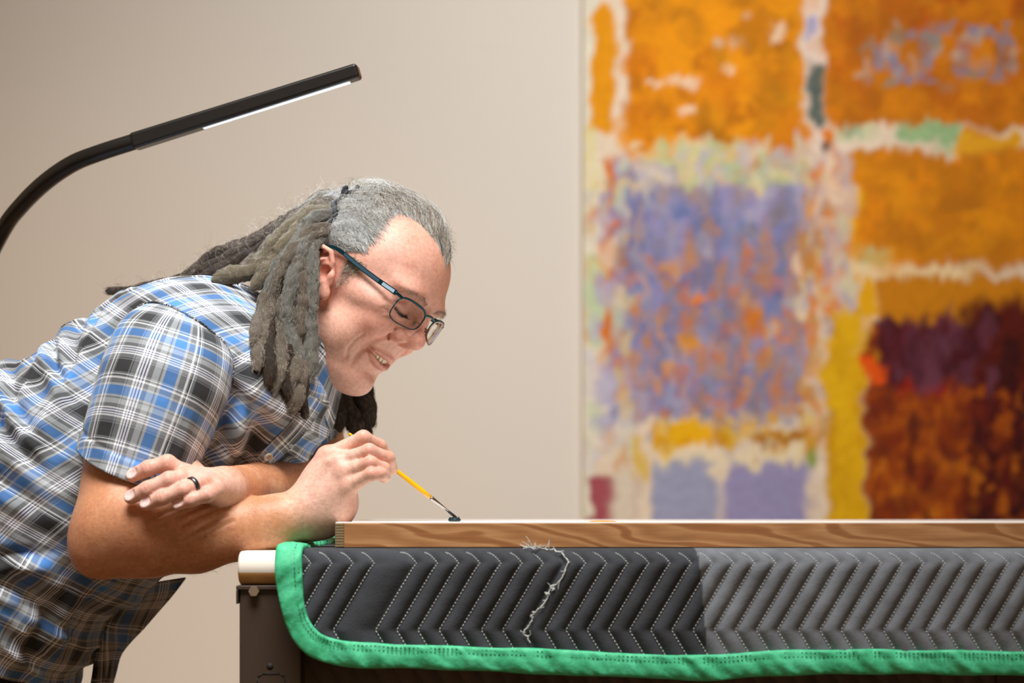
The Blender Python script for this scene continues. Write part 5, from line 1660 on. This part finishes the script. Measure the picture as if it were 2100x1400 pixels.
def dread(pts, r0, r1, mat, tip=0.55, seed=0, lump=0.22, fuzz=1.0):
    g = np.random.default_rng(seed + 100)
    c = catmull(np.array([P(*p) for p in pts]), 220)
    i0 = int(np.argmin(np.linalg.norm(cp - c[0], axis=1)))
    root_ = cp[i0] - unit(cp[i0] - H(HC)) * (r0 * 0.95)
    k0_ = int(np.argmax(np.linalg.norm(c - root_, axis=1) > 0.022))
    c = catmull(np.vstack([root_ + unit(root_ - c[k0_ + 12]) * 0.004, root_, c[k0_ + 12:][::24]]), 220)
    c = resample(c, 0.0022)
    if pts[-1][2] < -0.05: c = over_shirt(c, r0)
    n = len(c)
    s_ = np.arange(n) * 0.0022
    wob = 0.0022 * np.stack([vnoise(np.stack([s_ * 38, 0 * s_ + seed, 0 * s_ + k_], 1), 3) for k_ in range(3)], 1)
    c = c + wob * np.minimum(1, s_ / 0.03)[:, None]
    r0, r1 = r0 * 0.86, r1 * 0.90
    r = np.interp(np.linspace(0, 1, n), [0, 0.3, 0.9, 1.0], [r0 * 0.8, r0, r1, r1 * tip])
    r = r * (1 + lump * vnoise(np.stack([s_ * 75, 0 * s_ + seed * 3.1, 0 * s_], 1), 6))
    e = (np.linspace(0, 1, n) - 1) * n * 0.0022
    r = r * np.sqrt(np.clip(1 - np.clip(1 + e / (1.4 * r1), 0, 1) ** 2, 0.02, 1))
    sides = 14
    Tn, N_, B_ = frames(c)
    a_ = np.linspace(0, 2 * math.pi, sides, endpoint=False)
    D = np.cos(a_)[None, :, None] * N_[:, None] + np.sin(a_)[None, :, None] * B_[:, None]
    q = np.stack([np.cos(a_ + 0.0)[None] * 2.2 + 0 * s_[:, None], np.sin(a_)[None] * 2.2 + 0 * s_[:, None], s_[:, None] * 150 + 0 * a_[None] + seed * 9.7], -1)
    bump_ = 1 + 0.40 * fbm(q, 3, 2)
    V = c[:, None] + D * (r[:, None] * bump_)[..., None]
    F = [tuple(f) for f in grid_faces(n, sides, True)] + [tuple(range(sides))[::-1], tuple(range((n - 1) * sides, n * sides))]
    uv = np.stack([np.broadcast_to(a_[None] / 6.283, (n, sides)), np.broadcast_to(s_[:, None], (n, sides))], -1).reshape(-1, 2)
    obj('dreadlock', V.reshape(-1, 3), F, mat, hair, True, uv=uv)
    # matted fuzz
    k = int(n * 46 * fuzz)
    i = g.integers(2, n - 1, k); al = g.uniform(0, 6.283, k)
    d = np.cos(al)[:, None] * N_[i] + np.sin(al)[:, None] * B_[i]; w_ = np.cross(Tn[i], d)
    t_ = np.linspace(0, 1, FN)
    L_ = g.uniform(0.002, 0.0065, k); lift = g.uniform(0.0001, 0.0010, k) * np.where(g.random(k) < 0.07, 3.0, 1)
    cr = g.uniform(0.0003, 0.0013, k)[:, None]; fr = g.uniform(3, 8, k)[:, None]; p0 = g.uniform(0, 6.3, k)[:, None]
    sg = np.where(g.random(k) < 0.8, 1, -1)[:, None]
    S_ = c[i][:, None] + d[:, None] * (r[i][:, None] * 0.98 + lift[:, None] * np.sin(t_ * 2.9))[..., None] + Tn[i][:, None] * (sg * L_[:, None] * t_ + cr * np.cos(fr * t_ + p0))[..., None] \
        + w_[:, None] * (cr * np.sin(fr * t_ + p0) - cr * np.sin(p0))[..., None]
    fz[mat.name].append(S_)


# swept back over the shoulders
dread([(690, 405, 0.03), (620, 432, 0.05), (545, 484, 0.06), (470, 509, 0.06), (425, 530, 0.06), (380, 565, 0.05), (322, 584, 0.05), (262, 592, 0.05), (226, 600, 0.04), (213, 588, 0.03)], 0.0085, 0.0062, R_BRN, 0.6, 1)
dread([(680, 402, 0.00), (615, 440, 0.00), (550, 488, 0.02), (480, 522, 0.03), (430, 548, 0.02), (380, 572, 0.02), (330, 582, 0.0)], 0.0095, 0.0075, R_BRN, 0.6, 2)
dread([(672, 408, -0.02), (600, 450, -0.02), (540, 505, -0.01), (480, 540, -0.01), (430, 566, -0.02), (400, 584, -0.03)], 0.0100, 0.0085, R_BRN, 0.6, 3)
dread([(690, 398, 0.05), (640, 420, 0.07), (580, 462, 0.09), (520, 490, 0.09), (460, 520, 0.09), (410, 560, 0.08)], 0.0090, 0.0080, R_BRN, 0.6, 4)
dread([(668, 418, -0.03), (610, 456, -0.03), (560, 500, -0.03), (520, 540, -0.03), (480, 560, -0.04)], 0.0105, 0.0095, R_MIX, 0.6, 5)
dread([(676, 412, -0.035), (622, 446, -0.045), (572, 492, -0.055), (542, 528, -0.06), (508, 556, -0.066), (470, 568, -0.07), (440, 582, -0.075)], 0.0100, 0.0105, R_TAN, 0.8, 6)
dread([(674, 420, -0.045), (630, 452, -0.055), (588, 500, -0.066), (556, 545, -0.072), (530, 582, -0.078), (505, 600, -0.08)], 0.0105, 0.0115, R_TAN, 0.7, 7)
dread([(672, 428, -0.055), (640, 458, -0.065), (604, 508, -0.074), (576, 552, -0.080), (556, 590, -0.084), (535, 612, -0.086)], 0.0095, 0.0110, R_GREY, 0.6, 8)
dread([(680, 405, 0.0), (640, 425, -0.01), (600, 462, -0.02), (560, 512, -0.03), (530, 545, -0.04), (520, 580, -0.05)], 0.0105, 0.010, R_GREY, 0.6, 9)
# falling beside the ear and over the collar
dread([(668, 448, -0.066), (626, 488, -0.08), (590, 540, -0.09), (560, 600, -0.094), (546, 668, -0.096), (543.6, 720, -0.098), (538.6, 772, -0.098)], 0.0088, 0.0075, R_MIX, 0.6, 10)
dread([(662, 455, -0.068), (634, 498, -0.084), (604, 555, -0.096), (584, 620, -0.102), (574.6, 690, -0.106), (581.6, 748, -0.106), (569.6, 815, -0.106)], 0.0092, 0.0080, R_MIX, 0.6, 11)
dread([(650, 462, -0.07), (630, 510, -0.086), (604, 570, -0.1), (586, 640, -0.108), (600, 700, -0.11), (618, 742, -0.11), (636, 765, -0.108)], 0.0095, 0.0085, R_GREY, 0.6, 12)
dread([(648, 470, -0.072), (636, 520, -0.086), (622, 580, -0.098), (612, 650, -0.104), (608, 716, -0.106), (602, 768, -0.106), (593, 822, -0.108)], 0.0090, 0.0105, R_MIX, 0.6, 13)
dread([(646, 478, -0.072), (640, 530, -0.088), (634, 590, -0.096), (626, 650, -0.096), (634.4, 712, -0.096), (616.4, 770, -0.1), (606.4, 820, -0.102), (601.4, 868, -0.1)], 0.0085, 0.0125, R_MIX, 0.7, 14)
dread([(645, 485, -0.074), (642, 540, -0.094), (642, 600, -0.1), (637, 660, -0.1), (638.4, 722, -0.1), (627.4, 764, -0.104), (624.4, 792, -0.104)], 0.0080, 0.0110, R_GREY, 0.7, 15)
dread([(658, 458, -0.058), (620, 512, -0.072), (580, 580, -0.082), (556, 650, -0.088), (555.6, 720, -0.092), (563.6, 780, -0.094), (557.6, 826, -0.096)], 0.0090, 0.0085, R_BRN, 0.6, 16)
dread([(658, 468, -0.06), (628, 530, -0.074), (606, 610, -0.084), (597.6, 690, -0.088), (589.6, 760, -0.09), (597.6, 810, -0.088), (615.6, 850, -0.084)], 0.0090, 0.0100, R_BRN, 0.7, 17)
dread([(644, 475, -0.062), (626, 545, -0.076), (618, 630, -0.084), (631.2, 700, -0.084), (625.2, 770, -0.08), (627.2, 830, -0.07), (633.2, 870, -0.06)], 0.0085, 0.0095, R_BRN, 0.6, 18)
dread([(664, 445, -0.05), (606, 500, -0.064), (564, 570, -0.074), (542, 640, -0.082), (537.6, 700, -0.086), (533.6, 745, -0.09)], 0.0090, 0.0080, R_MIX, 0.6, 19)
dread([(666, 450, -0.06), (616, 498, -0.07), (584, 545, -0.078), (566, 590, -0.084), (554, 628, -0.086)], 0.010, 0.0095, R_GREY, 0.6, 20)
dread([(660, 462, -0.066), (634, 520, -0.08), (616, 590, -0.092), (606, 660, -0.098), (587.6, 725, -0.1), (577.6, 770, -0.1)], 0.0085, 0.0085, R_MIX, 0.6, 21)
# far side, hanging under the chin
dread([(640, 520, 0.09), (650, 640, 0.10), (690, 760, 0.095), (716, 830, 0.09), (728, 890, 0.09), (735, 930, 0.09)], 0.0100, 0.0115, R_BRN, 0.6, 22)
dread([(640, 500, 0.09), (670, 640, 0.105), (718, 750, 0.105), (748, 820, 0.10), (752, 870, 0.10), (762, 915, 0.10)], 0.0095, 0.0100, R_BRN, 0.6, 23)
dread([(640, 510, 0.09), (660, 640, 0.11), (700, 760, 0.115), (735, 820, 0.115), (740, 880, 0.115), (748, 930, 0.115)], 0.0100, 0.0110, R_BRN, 0.6, 24)
dread([(640, 540, 0.085), (640, 660, 0.09), (672, 780, 0.085), (690, 850, 0.08), (704, 905, 0.08)], 0.0095, 0.0115, R_BRN, 0.6, 25)
dread([(650, 480, 0.09), (680, 620, 0.11), (734, 740, 0.11), (760, 800, 0.11), (763, 850, 0.11), (768, 892, 0.11)], 0.0085, 0.0080, R_BRN, 0.6, 26)
# loose curly flyaways standing off the swept-back locks
def flyaway(n, seed):
    g = np.random.default_rng(seed)
    al = np.concatenate([np.concatenate(v_) for v_ in fz.values()])
    b_ = al[g.integers(0, len(al), n * 6), 0]
    pxx = 1050 + b_[:, 0] * 1750; pyy = HZN - (b_[:, 2] - CAMZ) * 1750
    top = np.interp(pxx, [213, 330, 420, 520, 620, 690], [590, 575, 525, 480, 425, 390])
    b_ = b_[(np.abs(pyy - top) < 40) | (g.random(len(b_)) < 0.05)][:n]
    n = len(b_); t_ = np.linspace(0, 1, 12)
    th = np.cumsum(g.normal(0.35, 0.35, (n, 12)) * np.where(g.random(n) < 0.5, 1, -1)[:, None], 1) + g.uniform(0, 6.28, n)[:, None]
    st = g.uniform(0.0008, 0.0022, n)[:, None]
    S_ = np.stack([np.cumsum(np.cos(th) * st, 1), np.cumsum(g.normal(0, 0.5, (n, 12)) * st, 1), np.cumsum((np.sin(th) * 0.8 + 0.5) * st, 1)], -1)
    strands('frizz', b_[:, None] + S_, 0.00007, m_hmix, hair)
flyaway(1500, 8)
m_fz = hair_mat('lock_grey_hair', [(0.0, srgb(70, 68, 64)), (0.5, srgb(150, 150, 144)), (1.0, srgb(220, 222, 218))])
for nm, mt in ((R_GREY.name, m_fz), (R_MIX.name, m_hmix), (R_BRN.name, m_hdark), (R_TAN.name, m_hmix)):
    if fz[nm]:
        strands('lock_fuzz', np.concatenate(fz[nm]), 0.000055, mt, hair)
# ------------------------------------------------------------------ eyeglasses
m = Mat('teal_metal', srgb(20, 66, 78), 0.28, 0.75); m_frame = m.m
m_blue = Mat('blue_enamel', srgb(84, 122, 150), 0.22, 0.7).m
m_gold = Mat('olive_rim', srgb(120, 104, 50), 0.3, 0.6).m
m_pad = Mat('clear_silicone', (0.9, 0.88, 0.84), 0.15, Transmission_Weight=0.8).m
m_lens = Mat('clear_lens', (0.97, 0.985, 0.98), 0.02, Transmission_Weight=1.0, IOR=1.05).m
gl = empty('eyeglasses', H((0.095, 0, 0.01)))
tag(gl, 'dark teal metal eyeglasses with blue temple worn by the man', 'glasses')
def lensplane(s, u, v):
    """u: 0 at the nose .. 1 at the outer corner; v: up"""
    y = 0.0105 + 0.0510 * u
    x = 0.1050 - 0.0140 * u ** 1.6 + 0.10 * (v - 0.006)
    return np.array([x, s * y, v])
def rim_path(s, n=72):
    cu_, cv_ = 0.5, 0.0065
    out = []
    for a_ in np.linspace(0, 2 * math.pi, n, endpoint=False):
        c_, s_ = math.cos(a_), math.sin(a_)
        e = 2 / 3.2
        u = cu_ + 0.5 * np.sign(c_) * abs(c_) ** e; v = cv_ + 0.0148 * np.sign(s_) * abs(s_) ** e
        v += 0.0018 * (u - 0.5) * (1 if s_ > 0 else -2.2)
        out.append(H(lensplane(s, u, v)))
    return np.array(out)
for s in (-1, 1):
    rp = rim_path(s)
    closed = np.vstack([rp, rp[:2]])
    top = np.array([max(0, math.sin(a_)) for a_ in np.linspace(0, 2 * math.pi, 72, endpoint=False)]); top = np.r_[top, top[:2]]
    rim = MB().tube(closed, 0.00075 + 0.00065 * top, 8).build('rim', m_frame, gl)
    # lens: a thin curved disc
    c0 = rp.mean(0); fw = HR @ np.array([1.0, 0, 0])
    V, F = [], []
    ks = np.linspace(0, 1, 7)
    for side in (0.0006, -0.0006):
        for k_ in ks:
            V += list(c0 + (rp - c0) * max(k_, 0.001) * 0.985 + fw * (side + 0.0022 * (1 - k_ ** 2)))
    g1 = grid_faces(7, 72, True)
    F = [tuple(f) for f in g1] + [tuple(f[::-1] + 7 * 72) for f in g1]
    a0 = 6 * 72
    F += [(a0 + i, 7 * 72 + a0 + i, 7 * 72 + a0 + (i + 1) % 72, a0 + (i + 1) % 72) for i in range(72)]
    obj('lens', V, F, m_lens, gl)
    # end piece and temple
    e0, e1 = np.array([0.0915, 0.0605 * s, 0.0190]), np.array([0.0870, 0.0665 * s, 0.0196])
    ep = MB().tube(catmull(np.array([H(lensplane(s, 0.93, 0.0178)), H(e0), H(e1)]), 10), 0.0019, 8, flat=1.0).build('end_piece', m_frame, gl)
    tp = catmull(np.array([H((0.0880, 0.0662 * s, 0.0196)), H((0.060, 0.0725 * s, 0.0222)), H((0.030, 0.0775 * s, 0.0262)), H((0.008, 0.0805 * s, 0.0300)), H((-0.008, 0.0830 * s, 0.0290)), H((-0.022, 0.0840 * s, 0.0170))]), 60)
    hgt = np.interp(np.linspace(0, 1, 60), [0, 0.15, 0.5, 0.75, 1], [0.0031, 0.0030, 0.0026, 0.0018, 0.0016])
    T_ = unit(np.gradient(tp, axis=0)); lat = HR @ np.array([0, 1.0, 0]); upv = unit(np.cross(T_, np.broadcast_to(lat, T_.shape)))
    def strip(sel, name, mat, grow=1.0, out=0.0):
        V = []
        for i in sel:
            for (a_, b_) in ((-1, -1), (1, -1), (1, 1), (-1, 1)):
                V.append(tp[i] + upv[i] * hgt[i] * grow * a_ + lat * s * (0.0009 * b_ * grow + out))
        n_ = len(sel)
        F = [tuple(f) for f in grid_faces(n_, 4, True)] + [(0, 1, 2, 3)[::-1], tuple(range(4 * n_ - 4, 4 * n_))]
        return obj(name, V, F, mat, tem if name != 'temple' else gl, False)
    tem = None
    tem = strip(range(0, 60), 'temple', m_frame)
    strip(range(1, 9), 'blue_inlay', Mat('pale_blue_enamel', srgb(176, 210, 232), 0.2, 0.3).m, 0.62, 0.0006)
    strip(range(10, 34), 'blue_inlay', m_blue, 0.66, 0.0006)
    # nose pad on its wire
    pc = np.array([0.0970, 0.0105 * s, 0.0005])
    MB().tube(catmull(np.array([H(lensplane(s, 0.03, 0.004)), H((0.0985, 0.0130 * s, 0.004)), H(pc)]), 8), 0.0005, 6).build('pad_arm', m_gold, gl)
    pf = Field().ell((0, 0, 0), (0.0022, 0.0012, 0.0048))
    vv, ff = surface_nets(lambda Q, c, h_: pf.ev(Q, c, h_), (-0.006, -0.006, -0.008), (0.006, 0.006, 0.008), 0.0007, 20)
    obj('nose_pad', np.array([H(pc + q) for q in vv]), ff, m_pad, gl)
br = catmull(np.array([H(lensplane(-1, 0.03, 0.0165)), H((0.1068, 0, 0.0180)), H(lensplane(1, 0.03, 0.0165))]), 16)
MB().tube(br, 0.0015, 8).build('bridge', m_frame, gl)

# ------------------------------------------------------------------ ring on the left hand
rc = P(396, 998, -0.2835)
ra_ = unit(L_FING[2][1] - L_FING[2][0])
n1 = unit(np.cross(ra_, [0, 0, 1])); n2 = np.cross(ra_, n1)
rc = L_FING[2][0] + ra_ * np.linalg.norm(L_FING[2][1] - L_FING[2][0]) * 0.52
V = []
prof = [(-0.0026, 0.0098), (-0.0022, 0.0106), (0.0022, 0.0106), (0.0026, 0.0098), (0.0022, 0.0092), (-0.0022, 0.0092)]
a_ = np.linspace(0, 2 * math.pi, 48, endpoint=False)
for t_, r_ in prof: V.append(rc + ra_ * t_ + r_ * (np.cos(a_)[:, None] * n1 + np.sin(a_)[:, None] * n2))
F = [tuple(f) for f in grid_faces(6, 48, True)] + [(5 * 48 + i, 5 * 48 + (i + 1) % 48, (i + 1) % 48, i) for i in range(48)]
o = obj('ring', np.vstack(V), F, Mat('dark_titanium', (0.10, 0.10, 0.11), 0.28, 0.9).m)
tag(o, 'dark metal wedding band on the hand that rests on the elbow', 'ring')

# ------------------------------------------------------------------ paintbrush
b0, b1 = P(715, 888, -0.176), P(941, 1066, -0.172)
b1 = np.array([b1[0], -0.172, ZP + 0.0022])
ax_ = b1 - b0; Lb = np.linalg.norm(ax_); ax_ = ax_ / Lb
brush = empty('paintbrush', b1)
tag(brush, 'slim yellow paintbrush with metal ferrule held in the raised hand', 'brush')
m_yel = Mat('yellow_lacquer', srgb(244, 178, 10), 0.22, Coat_Weight=0.5).m
f0, f1 = 0.745, 0.905
MB().add(*lathe_data([(0, 0.0010), (0.002, 0.0016), (Lb * 0.25, 0.0021), (Lb * 0.55, 0.0027), (Lb * 0.68, 0.0027), (Lb * f0, 0.0022)], b0, ax_, 20)).build('handle', m_yel, brush)
MB().add(*lathe_data([(Lb * f0, 0.0023), (Lb * (f0 + 0.010), 0.0026), (Lb * (f0 + 0.020), 0.0022), (Lb * (f0 + 0.028), 0.0025), (Lb * (f0 + 0.038), 0.0022), (Lb * f1, 0.0013)], b0, ax_, 20)).build('ferrule', Mat('nickel', (0.50, 0.48, 0.46), 0.2, 1.0).m, brush)
k = 420
g = np.random.default_rng(3)
n1 = unit(np.cross(ax_, [0, 1.0, 0])); n2 = np.cross(ax_, n1)
rr = np.sqrt(g.random(k)) * 0.0012; aa = g.uniform(0, 6.283, k)
t_ = np.linspace(0, 1, 8)
off = np.cos(aa)[:, None] * n1 + np.sin(aa)[:, None] * n2
prof_ = 1 + 0.35 * np.sin(t_ * math.pi) - 0.75 * t_ ** 2
Lh = Lb * (1.0 - f1) + 0.0015
S_ = (b0 + ax_ * Lb * f1)[None, None] + ax_ * (Lh * t_ * 1.0)[None, :, None] + off[:, None] * (rr[:, None] * prof_)[..., None]
strands('bristles', S_, 0.00016, Mat('dark_bristle', (0.02, 0.028, 0.032), 0.4).m, brush)
